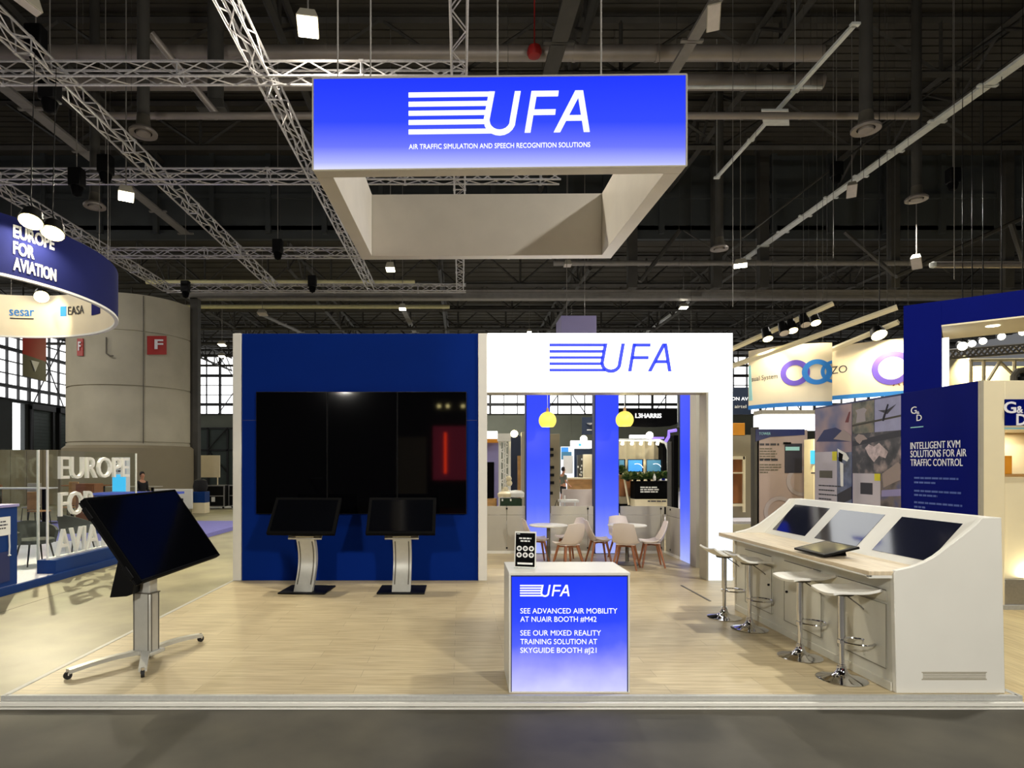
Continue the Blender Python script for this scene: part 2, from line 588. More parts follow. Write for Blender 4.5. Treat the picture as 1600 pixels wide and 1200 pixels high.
# ---------------------------------------------------------------- materials
M = {
    'concrete_floor': mat('polished_concrete', (142, 135, 107), .45, 0, .22, 1.6),
    'aisle': mat('dark_aisle_floor', (66, 62, 50), .6, 0, .3, 2.2),
    'booth_floor': plank_mat('bleached_oak_planks', (205, 189, 152), (195, 178, 141)),
    'stand_floor': plank_mat('pale_oak_planks', (214, 196, 150), (206, 186, 140), rot=PI / 2),
    'white_carpet': mat('white_carpet', (214, 212, 222), .9, 0, .08, 30),
    'purple_carpet': mat('violet_carpet', (132, 130, 206), .9, 0, .06, 20),
    'alu': mat('brushed_aluminium', (176, 176, 176), .35, .85, .06, 30),
    'alu_dark': mat('grey_aluminium_rail', (182, 182, 176), .5, .05, .06, 30),  # own pale grey of the edging rails
    'truss': mat('truss_aluminium', (205, 203, 205), .38, .55, .1, 25),
    'chrome': mat('polished_chrome', (215, 215, 218), .07, 1, .02, 10),
    'silver': mat('silver_lacquer', (190, 189, 180), .35, .25, .05, 12),
    'silver_dark': mat('dark_slot_grey', (96, 92, 82), .5, .2, .05, 12),  # plain dark grey for slots, poles, levers and other small parts
    'white': mat('white_laminate', (226, 224, 214), .4, 0, .02, 3),
    'white_post': mat('white_lacquered_post', (228, 225, 216), .45, 0, .02, 3),
    'fabric': mat('white_banner_fabric', (228, 222, 212), .85, 0, .03, 3),
    'frame_grey': mat('pale_grey_profile', (176, 170, 152), .5, .1, .04, 8),
    'partition': mat('white_partition_panel', (174, 168, 152), .5, 0, .04, 3),
    'whitewash': mat('whitewashed_wood', (212, 210, 196), .5, 0, .07, 3, stretch=(1, 1, .18)),
    'faint_print': mat('faint_blue_print', (70, 92, 168), .5, 0, .03, 4),
    'faint_arc': mat('faint_grey_print', (158, 150, 156), .5, 0, .03, 4),
    'red_print': mat('dark_red_print', (110, 40, 50), .5, 0, .03, 4),
    'sheet_print': mat('pale_sheet_print', (190, 184, 196), .5, 0, .03, 3),
    'terminal': mat('terminal_print', (186, 170, 176), .5, 0, .3, 14),
    'gap': mat('grey_joint_line', (140, 138, 124), .6, 0, .03, 6),  # plain grey outline around the counter doors
    'worktop': plank_mat('pale_oak_worktop', (226, 210, 180), (218, 201, 170), 2.0, .3, .4, PI / 2),
    'blue_wall': mat('navy_blue_panel', (3, 37, 118), .6, 0, .03, 2, spec=.04),
    'gd_blue': mat('royal_blue_panel', (3, 15, 104), .55, 0, .04, 2, spec=.05),
    'europe_blue': mat('petrol_blue_plinth', (10, 52, 116), .45, 0, .04, 3, spec=.2),
    'ring_blue': mat('dark_blue_banner_fabric', (22, 28, 84), .85, 0, .04, 2, spec=.15),
    'screen': mat('black_glass', (4, 4, 6), .04, 0, .02, 3, spec=.6),
    'screen_grey': mat('dark_glossy_display', (24, 27, 44), .07, 0, .05, 3, spec=1.0),
    'matt_screen': mat('satin_black_display', (5, 6, 10), .10, 0, .05, 3, spec=.4),
    'black': mat('black_plastic', (8, 8, 9), .5, 0, .1, 12, spec=.2),
    'black_matt': mat('matt_black', (9, 9, 10), .75, 0, .1, 12, spec=.05),
    'dark_glass': mat('tablet_glass', (70, 74, 72), .08, 0, .05, 3, spec=.8),
    'wood_leg': mat('walnut_stained_legs', (150, 92, 56), .45, 0, .15, 20, stretch=(1, 1, .2)),
    'chair_shell': mat('white_chair_shell', (214, 202, 194), .42, 0, .02, 4),
    'rubber': mat('black_rubber', (20, 20, 20), .7, 0, .05, 12),
    'steel': mat('dark_roof_steel', (66, 64, 59), .7, 0, .15, 2),
    'deck': mat('corrugated_roof_deck', (64, 60, 51), .75, 0, .15, .6),
    'duct': mat('galvanised_duct', (150, 142, 134), .45, .35, .1, 1.5),
    'tray': mat('galvanised_cable_tray', (226, 230, 226), .5, .05, .08, 6),
    'tray_dim': mat('grey_trunking', (134, 130, 124), .5, .3, .1, 4),
    'bulkhead': mat('grey_cladding', (66, 70, 70), .8, 0, .12, .5),
    'pipe_yellow': mat('cream_painted_pipe', (214, 208, 160), .5, .1, .06, 6),
    'far_wall': mat('far_wall_cladding', (124, 128, 116), .8, 0, .12, .5),
    'concrete': mat('cast_concrete', (184, 178, 158), .8, 0, .1, .9),
    'dark_door': mat('grey_green_roller_shutter', (74, 84, 80), .6, .1, .08, 3),
    'beige_wall': mat('beige_partition', (146, 136, 112), .7, 0, .05, 1),
    'mullion': mat('dark_window_steel', (40, 40, 42), .6, 0, .1, 6),
    'red': mat('red_sign', (176, 38, 36), .5, 0, .04, 4),
    'sign_grey': mat('grey_sign', (104, 102, 84), .5, 0, .04, 4),
    'sign_white': mat('white_print', (236, 236, 232), .5, 0, .02, 4),
    'ink': mat('dark_print', (44, 44, 58), .5, 0, .05, 4),
    'ink_blue': glow('blue_backlit_logo_ink', (44, 66, 245), .95),
    'text_white': glow('white_backlit_lettering', (255, 255, 255), 1.05),
    'print_white': mat('white_lettering', (240, 240, 246), .5, 0, .02, 4),
    'cream': mat('cream_panel', (242, 230, 194), .5, 0, .03, 2),
    'cream_banner': mat('cream_banner_fabric', (238, 226, 200), .85, 0, .03, 2),
    'purple_ring': mat('violet_print', (96, 74, 190), .6, 0, .03, 4),
    'blue_ring': mat('azure_print', (40, 130, 220), .6, 0, .03, 4),
    'teal_print': mat('teal_print', (150, 205, 215), .6, 0, .03, 4),
    'orange': mat('orange_panel', (226, 150, 40), .5, 0, .05, 4),
    'navy': mat('dark_navy_panel', (22, 38, 62), .5, 0, .05, 2),
    'brown': mat('brown_wood', (150, 96, 54), .5, 0, .15, 6, stretch=(1, 1, .3)),
    'tan': mat('light_brown_wood', (184, 140, 84), .5, 0, .2, 7, stretch=(.4, 1, 1)),
    'grey_fabric': mat('charcoal_upholstery', (58, 60, 60), .9, 0, .06, 20),
    'purple_wall': mat('lilac_panel', (150, 144, 196), .6, 0, .04, 2),
    'mauve': mat('mauve_poster', (158, 142, 140), .5, 0, .03, 2),
    'poster_navy': mat('navy_poster_print', (28, 38, 92), .5, 0, .05, 3),
    'leaf': mat('glossy_green_leaf', (52, 84, 40), .35, 0, .3, 9),
    'leaf_light': mat('pale_green_leaf', (140, 150, 90), .35, 0, .2, 9),
    'moss': mat('green_planter', (24, 52, 26), .7, 0, .2, 9),
    'skin': mat('skin', (196, 142, 112), .55, 0, .03, 8),
    'hair': mat('dark_hair', (28, 22, 20), .7, 0, .1, 20),
    'shirt_grey': mat('grey_shirt', (104, 110, 96), .85, 0, .05, 10),
    'cloth_black': mat('black_clothing', (20, 20, 26), .85, 0, .05, 10),
    'glass': clear_glass('clear_glass'),
    'daylight': glow('daylight_through_glazing', (255, 255, 255), 2.4),
    'lens': glow('lit_flood_lens', (255, 246, 214), 14),
    'lens_warm': glow('warm_spot_lens', (255, 236, 160), 10),
    'lens_dim': mat('unlit_flood_lens', (206, 198, 190), .4, 0, .05, 8),
    'lamp_yellow': glow('yellow_glowing_shade', (255, 232, 96), .95),
    'light_white': glow('white_lightbox_skin', (252, 254, 255), 2.6),
    'light_cool': glow('cool_white_lightbox_skin', (232, 243, 255), 1.25),
    'tv_blue': glow('lit_blue_television', (60, 150, 235), .9),
    'tv_teal': glow('lit_teal_television', (70, 130, 160), .7),
    'led_violet': glow('violet_led_strip', (150, 120, 255), 1.2),
    'cyan': glow('cyan_screen', (70, 190, 240), 1.0),
    'print_glow_sign': glow_print('sign_print_and_glow', [(0, (228, 230, 255)), (.07, (180, 186, 255)), (.24, (108, 118, 255)), (.5, (46, 70, 255)), (1, (24, 50, 252))], 1.0),  # pale lowest stops also paint in the glow along the bottom edge
    'print_podium': glow_print('podium_print', [(0, (214, 214, 255)), (.22, (160, 160, 255)), (.42, (84, 100, 255)), (.62, (44, 70, 255)), (1, (24, 54, 255))], 1.0, .22),
    'print_column': glow_print('column_print', [(0, (180, 192, 255)), (.1, (140, 152, 255)), (.26, (84, 106, 255)), (.5, (44, 72, 255)), (1, (26, 54, 250))], .95, .05),
}
X_, Y_, Z_ = Vector((1, 0, 0)), Vector((0, 1, 0)), Vector((0, 0, 1))
FLOOR = -.09

# ================================================================ the hall: floor, ceiling, walls
def struct(name, mb, m, label, cat, bevel=0):
    return tag(mb.build(name, m, None, bevel), label, cat, kind='structure')


struct('floor', MB().box(-45, 45, 4.90, 64, FLOOR - .1, FLOOR), M['concrete_floor'], 'pale polished concrete floor of the exhibition hall', 'floor')
struct('floor_aisle', MB().box(-45, 45, -14, 4.90, FLOOR - .1, FLOOR), M['aisle'], 'dark olive grey aisle floor in front of the stand', 'floor')
# ceiling deck with ribs (the ribs are the deck's own corrugation)
mb = MB().box(-45, 45, -14, 28, 16, 16.2)
for i in range(104):
    y = -12 + i * .38
    mb.box(-45, 45, y, y + .12, 15.965, 16.0)
struct('ceiling', mb, M['deck'], 'dark ribbed metal roof deck high above the stand', 'ceiling')
mb = MB().box(-45, 45, 28, 61, 12.6, 12.8)
for i in range(40):
    y = 28.5 + i * .8
    mb.box(-45, 45, y, y + .2, 12.565, 12.6)
struct('ceiling_low', mb, M['deck'], 'lower dark roof deck over the far half of the hall', 'ceiling')
mb = MB().box(-45, 45, 28, 28.25, 12.2, 16)
for i in range(34):
    x = -42 + i * 2.55
    mb.box(x, x + .22, 27.8, 28, 12.4, 16)
mb.box(-45, 45, 27.85, 28, 14.0, 14.2)
struct('wall_upper', mb, M['bulkhead'], 'grey clad wall strip where the high roof steps down', 'wall')

struct('wall_front', MB().box(-45, 45, -14.3, -14, FLOOR, 16), M['bulkhead'], 'dark end wall of the hall behind the viewpoint', 'wall')
# far and left outer walls below the glazing
struct('wall_back', MB().box(-34, 45, 60, 60.3, FLOOR, 6.9), M['far_wall'], 'grey green far wall of the hall under the long window', 'wall')
struct('wall_left', MB().box(-34.3, -34, 20, 46.6, FLOOR, 6.9).box(-34.3, -34, 47.9, 60, FLOOR, 6.9).box(-34.3, -34, 46.6, 47.9, 6.7, 6.9), M['bulkhead'],
       'dark grey left wall of the hall below the glazing', 'wall')


def glazing(name, p0, p1, z0, z1, label, nx, nz):
    root = thing(name, label, 'window', (p0[0], p0[1], z0), 0, None, 'structure')
    a, b = Vector((p0[0], p0[1], 0)), Vector((p1[0], p1[1], 0))
    d = (b - a)
    L = d.length
    u = d / L
    n = Vector((u.y, -u.x, 0))
    q = MB()
    q.prism([(0, z0), (L, z0), (L, z1), (0, z1)], a - n * .1, u, Z_, -n * .04)
    q.build('pane', M['daylight'], root, smooth=False)
    q = MB()
    random.seed(3)
    for i in range(nx + 1):
        x = L * i / nx
        w_ = .10 if i % 4 == 0 else .04
        q.prism([(x - w_, z0), (x + w_, z0), (x + w_, z1), (x - w_, z1)], a, u, Z_, n * .2)
    for j in range(nz + 1):
        z = z0 + (z1 - z0) * j / nz
        w_ = .13 if j % 3 == 1 else .035
        q.prism([(0, z - w_), (L, z - w_), (L, z + w_), (0, z + w_)], a + n * .02, u, Z_, n * .24)
    for i in range(0, nx, 4):                      # wind bracing in front of the panes
        x0, x1 = L * i / nx, L * (i + 3) / nx
        if i % 8 == 0:
            q.tube([a + u * x0 + n * .5 + Z_ * z0, a + u * x1 + n * .5 + Z_ * z1], .05, 5)
            q.tube([a + u * x1 + n * .5 + Z_ * z0, a + u * x0 + n * .5 + Z_ * z1], .05, 5)
    q.build('window_frame', M['mullion'], root)
    return root


glazing('window_1', (-34, 60), (45, 60), 6.9, 12.5, 'long bright window band high in the far hall wall', 60, 6)
glazing('window_2', (-34, 20), (-34, 60), 6.9, 12.5, 'bright glazing with dark bars on the left hall side', 34, 6)
# roller doors on the left wall, an open one letting the daylight in
for k, (y0, y1, lab) in enumerate(((48.3, 51.0, 'grey green roller door nearest the open bright doorway'), (51.6, 54.6, 'middle grey green roller door in the left hall wall'),
                                   (55.2, 58.6, 'grey green roller door half hidden by the concrete column'))):
    r = thing('door_%d' % (k + 1), lab, 'door', (-33.95, y0, FLOOR), 0, None, 'structure')
    q = MB()
    for i in range(24):
        z = FLOOR + i * .27
        q.box(-33.97, -33.9, y0 + .2, y1 - .2, z, z + .25)
    q.build('shutter', M['dark_door'], r)
    MB().box(-33.98, -33.7, y0, y0 + .2, FLOOR, 6.6).box(-33.98, -33.7, y1 - .2, y1, FLOOR, 6.6).box(-33.98, -33.6, y0, y1, 6.3, 6.75).build('door_frame', M['mullion'], r)
r = thing('door_4', 'open doorway full of white daylight in the left wall', 'door', (-34.2, 46.6, FLOOR), 0, None, 'structure')
MB().box(-34.4, -34.35, 46.6, 47.9, FLOOR, 6.9).build('daylight_opening', M['daylight'], r, smooth=False)
# far wall gate with cross bracing, seen beside the blue wall
r = thing('door_5', 'pale grey braced hall gate left of the blue wall', 'door', (-24, 59.9, FLOOR), 0, None, 'structure')
MB().box(-26.5, -21.5, 59.85, 59.95, FLOOR, 5.6).build('door_leaf', M['dark_door'], r)
q = MB()
for x in (-26.5, -24.6, -22.7, -21.5):
    q.box(x - .08, x + .08, 59.7, 59.85, FLOOR, 5.6)
for z in (3.4, 5.5):
    q.box(-26.5, -21.5, 59.7, 59.85, z - .08, z + .08)
for a, b in (((-24.6, 3.4), (-22.7, 1.2)), ((-24.6, 3.4), (-22.7, 5.5))):
    q.tube([(a[0], 59.7, a[1]), (b[0], 59.7, b[1])], .07, 5)
q.build('door_frame', M['mullion'], r)

# the low partition and the concrete column
mb = MB()
for i in range(9):
    x = -26 + i * .82
    mb.box(x, x + .80, 31, 31.1, FLOOR, 2.66)
tag(mb.build('partition_wall', M['beige_wall'], None, .01), 'beige panelled partition behind the cafe tables at far left', 'partition', kind='structure')

CC, CR = (-14.9, 28.0), 2.62
prof = [(CR, FLOOR)]
for zs in (2.85, 5.2, 7.5):
    prof += [(CR, zs - .03), (CR - .05, zs - .02), (CR - .05, zs + .02), (CR, zs + .03)]
prof += [(CR, 9.05)]
root = thing('pillar', 'huge round cast concrete column left of the blue wall', 'column', (CC[0], CC[1], FLOOR), 0, None, 'structure')
MB().lathe(prof, (CC[0], CC[1], 0), 72).build('shaft', M['concrete'], root, ang=25)
MB().lathe([(CR + .16, FLOOR), (CR + .16, 2.6), (CR + .02, 2.72)], (CC[0], CC[1], 0), 64).build('base_collar', M['beige_wall'], root, ang=25)
MB().cyl((-13.35, 25.84, 9.0), (-13.35, 25.84, 2.8), .02, seg=6).build('joint', M['silver_dark'], root)
MB().tube([P(166, 527, 25.35), P(166, 552, 25.35), P(172, 556, 25.3), P(177, 556, 25.3)], .03, 6).build('conduit', M['silver_dark'], root)
box_thing('gate_post', 'dark grey steel post right of the concrete column', 'post', -12.3, -11.95, 27.9, 28.25, FLOOR, 9.5, M['steel'], group=None, kind='structure')
mb = MB().box(-12.4, 45, 27.9, 28.3, 9.45, 9.55).box(-12.4, 45, 27.9, 28.3, 9.75, 9.85).box(-12.4, 45, 28.0, 28.1, 9.5, 9.8)
tag(mb.build('cross_beam', M['tray_dim'], None), 'long horizontal steel beam spanning the hall behind the stands', 'beam', kind='structure')


def wall_sign(px0, py0, px1, py1, letter, label):
    """red sign bent round the column"""
    c = Vector((CC[0], CC[1], 0))

    def on(px, py):
        d = Vector(((px - CX) / FPX, 1))
        o = -Vector(CC)
        A, B, C = d.dot(d), 2 * d.dot(o), o.dot(o) - (CR + .05) ** 2
        Y = (-B - math.sqrt(max(0, B * B - 4 * A * C))) / (2 * A)
        return P(px, py, Y)
    root = thing('column_sign', label, 'sign', on((px0 + px1) / 2, (py0 + py1) / 2))
    q = MB()
    q.sheet(lambda u, v: on(px0 + (px1 - px0) * u, py1 + (py0 - py1) * v), 6, 2, .04)
    q.build('plate', M['red'], root)
    a, b, d = on(px0 + (px1 - px0) * .35, py1 - (py1 - py0) * .3), on(px0 + (px1 - px0) * .8, py1 - (py1 - py0) * .3), on(px0 + (px1 - px0) * .35, py0 + (py1 - py0) * .2)
    u = (b - a)
    nrm = u.cross(Z_).normalized()
    text(letter, M['print_white'], root, a + nrm * .06, u, Z_, u.length, d.z - a.z, .02, .02)
    return root


wall_sign(230, 525, 260, 554, 'F', 'red square sign with a white letter F on the concrete column')
wall_sign(121, 529, 130, 556, 'F', 'narrow red sign with white letter at the left edge of the concrete column')
r = thing('aisle_banner', 'hanging red and grey banner with a white triangle at far left', 'banner', P(56, 600, 27))
a, b = P(35, 553, 27), P(70, 565, 28.4)
u = b - a
q = MB()
q.hexa([a, b, b + Vector((.03, .05, 0)), a + Vector((.03, .05, 0))] + [p + Z_ * 1.9 for p in (a, b, b + Vector((.03, .05, 0)), a + Vector((.03, .05, 0)))])
q.build('red_field', M['red'], r)
for c_ in (a, b):
    MB().cyl(c_ + Z_ * 1.88, (c_.x, c_.y, 15.96 if c_.y < 28 else 12.56), .012, seg=5).build('wire', M['mullion'], r)
a2, b2 = P(35, 587, 27), P(70, 596, 28.4)
q = MB()
q.hexa([a2, b2, b2 + Vector((.03, .05, 0)), a2 + Vector((.03, .05, 0)), a, b, b + Vector((.03, .05, 0)), a + Vector((.03, .05, 0))])
q.build('grey_field', M['sign_grey'], r)
q = MB()
uu = Vector((u.x, u.y, 0)).normalized()
nn = uu.cross(Z_)
o_ = P(53, 581, 27.7) + nn * .05
q.prism([(0, 0), (.25, .48), (-.25, .48)], o_, uu, Z_, nn * .02)
q.build('triangle', M['sign_white'], r)

# ================================================================ the stand
root = thing('floor_platform', 'raised pale oak plank floor of the stand', 'platform floor', (.42, 9, FLOOR), 0, None, 'structure')
MB().box(-3.65, 4.47, 4.975, 13.1, FLOOR, -.001).build('deck', M['booth_floor'], root, smooth=False)
MB().box(-3.67, 4.49, 4.935, 4.975, -.04, .003).build('grey_edging', M['alu_dark'], root, .004)
MB().box(-3.69, 4.51, 4.90, 4.94, -.07, -.04).build('white_edging', M['white'], root, .004)
MB().box(-3.69, 4.51, 4.885, 4.93, FLOOR, -.078).build('floor_trim', M['white'], root, .003)
MB().box(-3.70, -3.65, 4.94, 13.1, FLOOR, .003).box(4.47, 4.52, 4.94, 13.1, FLOOR, .003).build('side_edging', M['alu_dark'], root, .003)
# dark seam strip let into the floor
tag(MB().hexa([(3.395, 9.5, 0), (3.425, 9.5, 0), (3.425, 8.4, 0), (3.395, 8.4, 0), (3.395, 9.5, .006), (3.425, 9.5, .006), (3.425, 8.4, .006), (3.395, 8.4, .006)]).build('floor_strip', M['silver_dark']),
    'thin dark metal strip let into the plank floor', 'floor strip', kind='structure')

tag(MB().tube([(-5.2, 5.15, FLOOR + .03), (-4.3, 5.02, FLOOR + .03), (-3.78, 4.93, FLOOR + .04), (-3.73, 4.86, FLOOR + .03)], [.02, .028, .04, .035], 8).build('cable', M['black_matt']), 'black cable bundle lying at the left front corner of the stand', 'cable')
tag(MB().tube([(4.56, 4.9, FLOOR + .03), (4.8, 5.0, FLOOR + .03), (5.6, 5.3, FLOOR + .03)], .025, 8).build('cable', M['black_matt']), 'black cable lying at the right front corner of the stand', 'cable')
tag(MB().box(-6.1, -6.085, 5.0, 10.2, FLOOR, FLOOR + .002).build('trim_2', M['sign_grey']), 'thin joint line in the concrete floor left of the stand', 'floor joint', kind='structure')

# ---- blue display wall
YW = 9.92
root = thing('display_wall', 'tall navy blue stand wall carrying the video screens', 'stand wall', (-1.63, YW + .2, 0))
MB().box(-3.534, .279, YW, YW + .34, 0, 3.985).build('blue_panel', M['blue_wall'], root, .004)
MB().box(-3.534, .279, YW - .002, YW + .1, 2.583, 2.59).build('panel_seam', M['poster_navy'], root)
MB().box(-3.672, -3.536, YW - .03, YW + .36, 0, 3.985).build('post', M['white_post'], root, .006)
MB().box(.281, .424, YW - .03, YW + .36, 0, 3.985).build('post', M['white_post'], root, .006)

# ---- three portrait screens
YS = 9.84
for a, b, lab in ((400, 511.2, 'left of the three tall black screens on the blue wall'), (511.6, 620.6, 'middle one of the three tall black screens on the blue wall'),
                  (621, 729, 'right of the three tall black screens on the blue wall')):
    r = thing('wall_screen', lab, 'screen', P((a + b) / 2, 803, YS), 0, 'portrait screens of the video wall')
    A, B = P(a, 803, YS), P(b, 612, YS)
    MB().box(A.x, B.x, YS, YS + .075, A.z, B.z).build('housing', M['black'], r, .004)
    MB().box(A.x + .008, B.x - .008, YS - .004, YS + .01, A.z + .008, B.z - .008).build('glass', M['screen'], r, smooth=False)

# ---- two touch kiosks
def kiosk(x, label, yaw):
    r = thing('touch_kiosk', label, 'kiosk', (0, 0, 0), 0, 'touch kiosks before the video wall')
    MB().box(-.345, .345, -.3, .3, 0, .022).build('base_plate', M['black'], r, .006)
    # bowed pedestal blade
    def bow(t):                      # t 0..1 from floor to neck
        return -.18 + .20 * math.sin(PI * t * .9) + .02 * t

    mbx = MB()
    n = 14
    for s0, s1, off, th in ((-.135, .135, 0, .05),):
        pr = [(bow(i / n), .022 + .80 * i / n) for i in range(n + 1)]
        poly = [(y - th, z) for y, z in pr] + [(y + th, z) for y, z in reversed(pr)]
        mbx.prism(poly, (s0, 0, 0), Y_, Z_, X_ * (s1 - s0))
    mbx.build('pedestal', M['silver'], r, .003)
    for sx in (-.1, .1):
        q = MB()
        pr = [(bow(t) - .052, .022 + .80 * t) for t in [.12 + .78 * i / n for i in range(n + 1)]]
        poly = [(y - .004, z) for y, z in pr] + [(y + .006, z) for y, z in reversed(pr)]
        q.prism(poly, (sx - .008, 0, 0), Y_, Z_, X_ * .016)
        q.build('slot', M['silver_dark'], r)
    # tilted tray and screen
    T = Matrix.Translation((0, -.12, .845)) @ Matrix.Rotation(math.radians(50), 4, 'X')
    MB().box(-.25, .25, -.06, .20, -.05, -.02, T).build('tray', M['silver'], r, .004)
    Ts = Matrix.Translation((0, -.34, .88)) @ Matrix.Rotation(math.radians(51), 4, 'X')
    MB().box(-.5, .5, 0, .64, -.055, 0, Ts).build('screen_housing', M['black_matt'], r, .006)
    MB().box(-.455, .455, .045, .595, -.01, .003, Ts).build('glass', M['matt_screen'], r, smooth=False)
    MB().tube([(0, -.05, .80), (0, .0, 1.0), (0, -.02, 1.08)], .06, 10).build('neck', M['black'], r)
    return place(r, (x, 9.14, 0), yaw)


kiosk(-2.28, 'touch kiosk on a curved silver pedestal before the left screen', math.radians(-4))
kiosk(-.868, 'touch kiosk on a curved silver pedestal before the right screen', 0)

# ---- lit white portal
root = thing('light_portal', 'glowing white portal with the blue striped logo on its header', 'portal', (2.4, YW + .15, 0))
MB().box(.43, 4.392, YW, YW + .3, 3.04, 3.995).build('header_box', M['light_white'], root, .006, smooth=False)
MB().box(4.0, 4.392, YW, YW + .3, 0, 3.034).build('lit_leg', M['light_cool'], root, .006, smooth=False)
MB().box(.426, 4.396, YW + .005, YW + .295, 3.028, 3.041).build('frame_profile', M['frame_grey'], root, .002)
MB().box(3.965, 4.0, YW + .005, YW + .295, 0, 3.03).build('frame_profile', M['frame_grey'], root, .002)
o = P(858.5, 581.5, YW - .004)
logo(M['ink_blue'], root, o, X_, Z_, P(1050, 0, YW).x - o.x, 33)

# ---- meeting room behind the portal: blue lit columns, low walls
YB = 12.96
def lit_column(name, label, x0, x1, y0, y1, axis):
    r = thing(name, label, 'lit column', ((x0 + x1) / 2, (y0 + y1) / 2, 0), 0, 'blue lit columns')
    MB().box(x0, x1, y0, y1, .02, 3.9).build('lit_skin', M['print_column'], r, .004, smooth=False)
    MB().box(x0 - .02, x1 + .02, y0 + .06, y1 + .02, 0, 3.92).build('frame', M['poster_navy'], r, .003) if axis == 'y' else \
        MB().box(x0 + .06, x1 + .02, y0 - .02, y1 + .02, 0, 3.92).build('frame', M['poster_navy'], r, .003)
    return r


lit_column('light_column', 'left glowing blue column behind the portal', (822.5 - CX) * YB / FPX, (858 - CX) * YB / FPX, YB - .08, YB + .2, 'y')
lit_column('light_column', 'middle glowing blue column behind the portal', (930 - CX) * YB / FPX, (965 - CX) * YB / FPX, YB - .08, YB + .2, 'y')
lit_column('light_column', 'right glowing blue column beside the lit portal leg', 4.275, 4.5, 11.48, 11.98, 'x')


def low_wall(name, label, x0, x1, y0, y1, splits):
    """low panelled stand wall: panels, rail, baseboard and black clips"""
    r = thing(name, label, 'low wall', (x0, y0, 0))
    L = math.hypot(x1 - x0, y1 - y0)
    ang = math.atan2(y1 - y0, x1 - x0)
    T = Matrix.Translation((x0, y0, 0)) @ Matrix.Rotation(ang, 4, 'Z')
    cuts = [0] + splits + [L]
    for a, b in zip(cuts, cuts[1:]):
        MB().box(a + .004, b - .004, 0, .05, .06, .81, T).build('panel', M['partition'], r, .004)
        MB().box(a + .004, b - .004, .004, .046, .815, 1.0, T).build('upper_panel', M['partition'], r, .004)
    for c in splits:
        for z in (.12, .95):
            MB().box(c - .018, c + .018, -.012, .0, z - .018, z + .018, T).build('clip', M['black'], r, .003)
    MB().box(0, L, -.008, .055, 0, .06, T).build('skirting', M['white'], r, .003)
    return r


low_wall('low_wall', 'low grey panelled wall left of the left blue column', .42, 1.36, YB, YB, [.55])
low_wall('low_wall', 'low grey panelled wall between the two front blue columns', 1.90, 2.80, YB, YB, [.78])
low_wall('low_wall', 'low grey panelled wall right of the middle blue column', 3.36, 4.30, YB, YB, [.86])
low_wall('low_wall', 'low side wall receding behind the right blue column', 4.32, 4.32, YB, 12.02, [.3])
low_wall('low_wall', 'low side wall between the right blue column and portal leg', 4.365, 4.365, 11.42, 10.25, [.35])
box_thing('stand_post', 'tall beige wall panel next to the right blue column', 'post', 4.27, 4.36, 11.14, 11.45, 0, 3.9, M['partition'])
box_thing('stand_post', 'slim beige post just left of the lit portal leg', 'post', 4.28, 4.36, 10.60, 10.72, 0, 3.9, M['partition'])
# beam that carries the pendant lamps
box_thing('lamp_beam', 'slim white beam behind the portal header carrying the pendants', 'beam', .43, 4.4, 11.55, 11.65, 3.7, 3.8, M['white_post'])

# ---- pendants
def pendant(x, y, z, label):
    r = thing('pendant_lamp', label, 'pendant lamp', (x, y, z), 0, 'yellow pendant lamps')
    R = .165
    pr = []
    for i in range(15):
        a = PI * (.24 + .76 * i / 14) - PI / 2
        pr.append((max(0, R * math.cos(a)), R * math.sin(a)))
    q = MB()
    q.lathe([(R * .62, -R * .72)] + pr, (x, y, z), 28)
    q.build('shade', M['lamp_yellow'], r)
    MB().cyl((x, y, z + R), (x, y, z + R + .07), .03, .02, 12).build('cap', M['tan'], r)
    MB().cyl((x, y, z + R + .06), (x, y, 3.7), .004, seg=6).build('cord', M['white'], r)
    lamp('pendant_glow', 'POINT', (x, y, z - .32), (x, y, 0), 14, (1, .85, .45), .12, parent=r)


p = P(855.5, 657, 11.6); pendant(p.x, 11.6, p.z, 'yellow globe pendant before the left blue column')
p = P(976, 656, 11.6); pendant(p.x, 11.6, p.z, 'yellow globe pendant right of the middle blue column')

# ---- tables and chairs of the meeting corner
def meeting_table(x, y, label):
    r = thing('meeting_table', label, 'table', (x, y, 0), 0, 'round meeting tables')
    MB().lathe([(.35, .715), (.36, .725), (.36, .735), (.35, .742)], (x, y, 0), 40).build('tabletop', M['white'], r)
    MB().cyl((x, y, .02), (x, y, .715), .035, seg=16).build('pole', M['silver_dark'], r)
    MB().lathe([(.24, 0), (.24, .012), (.06, .03), (.035, .05)], (x, y, 0), 32).build('base', M['silver_dark'], r)


meeting_table(1.655, 11.6, 'round white table under the left pendant')
meeting_table(3.14, 11.6, 'round white table under the right pendant')


def shell(u, v):
    """chair shell: v 0 front edge of the seat .. 1 top of the back; u across"""
    s = (u - .5) * 2
    if v < .5:
        t = v / .5
        y = -.22 + .36 * t
        z = .455 - .035 * math.sin(PI * t) + .0 * t
        hw = .195 + .04 * math.sin(PI * t * .8)
        curl = .03 + .05 * t
    else:
        t = (v - .5) / .5
        y = .14 + .075 * math.sin(PI / 2 * t) + .05 * t
        z = .455 + .385 * t ** 1.15
        hw = .225 - .05 * t ** 2
        curl = .08 - .05 * t
    x = s * hw
    k = s * s
    if v < .5:
        return (x, y, z + curl * k)
    return (x, y - curl * k, z + .02 * (1 - t) * k - .02 * t * k)


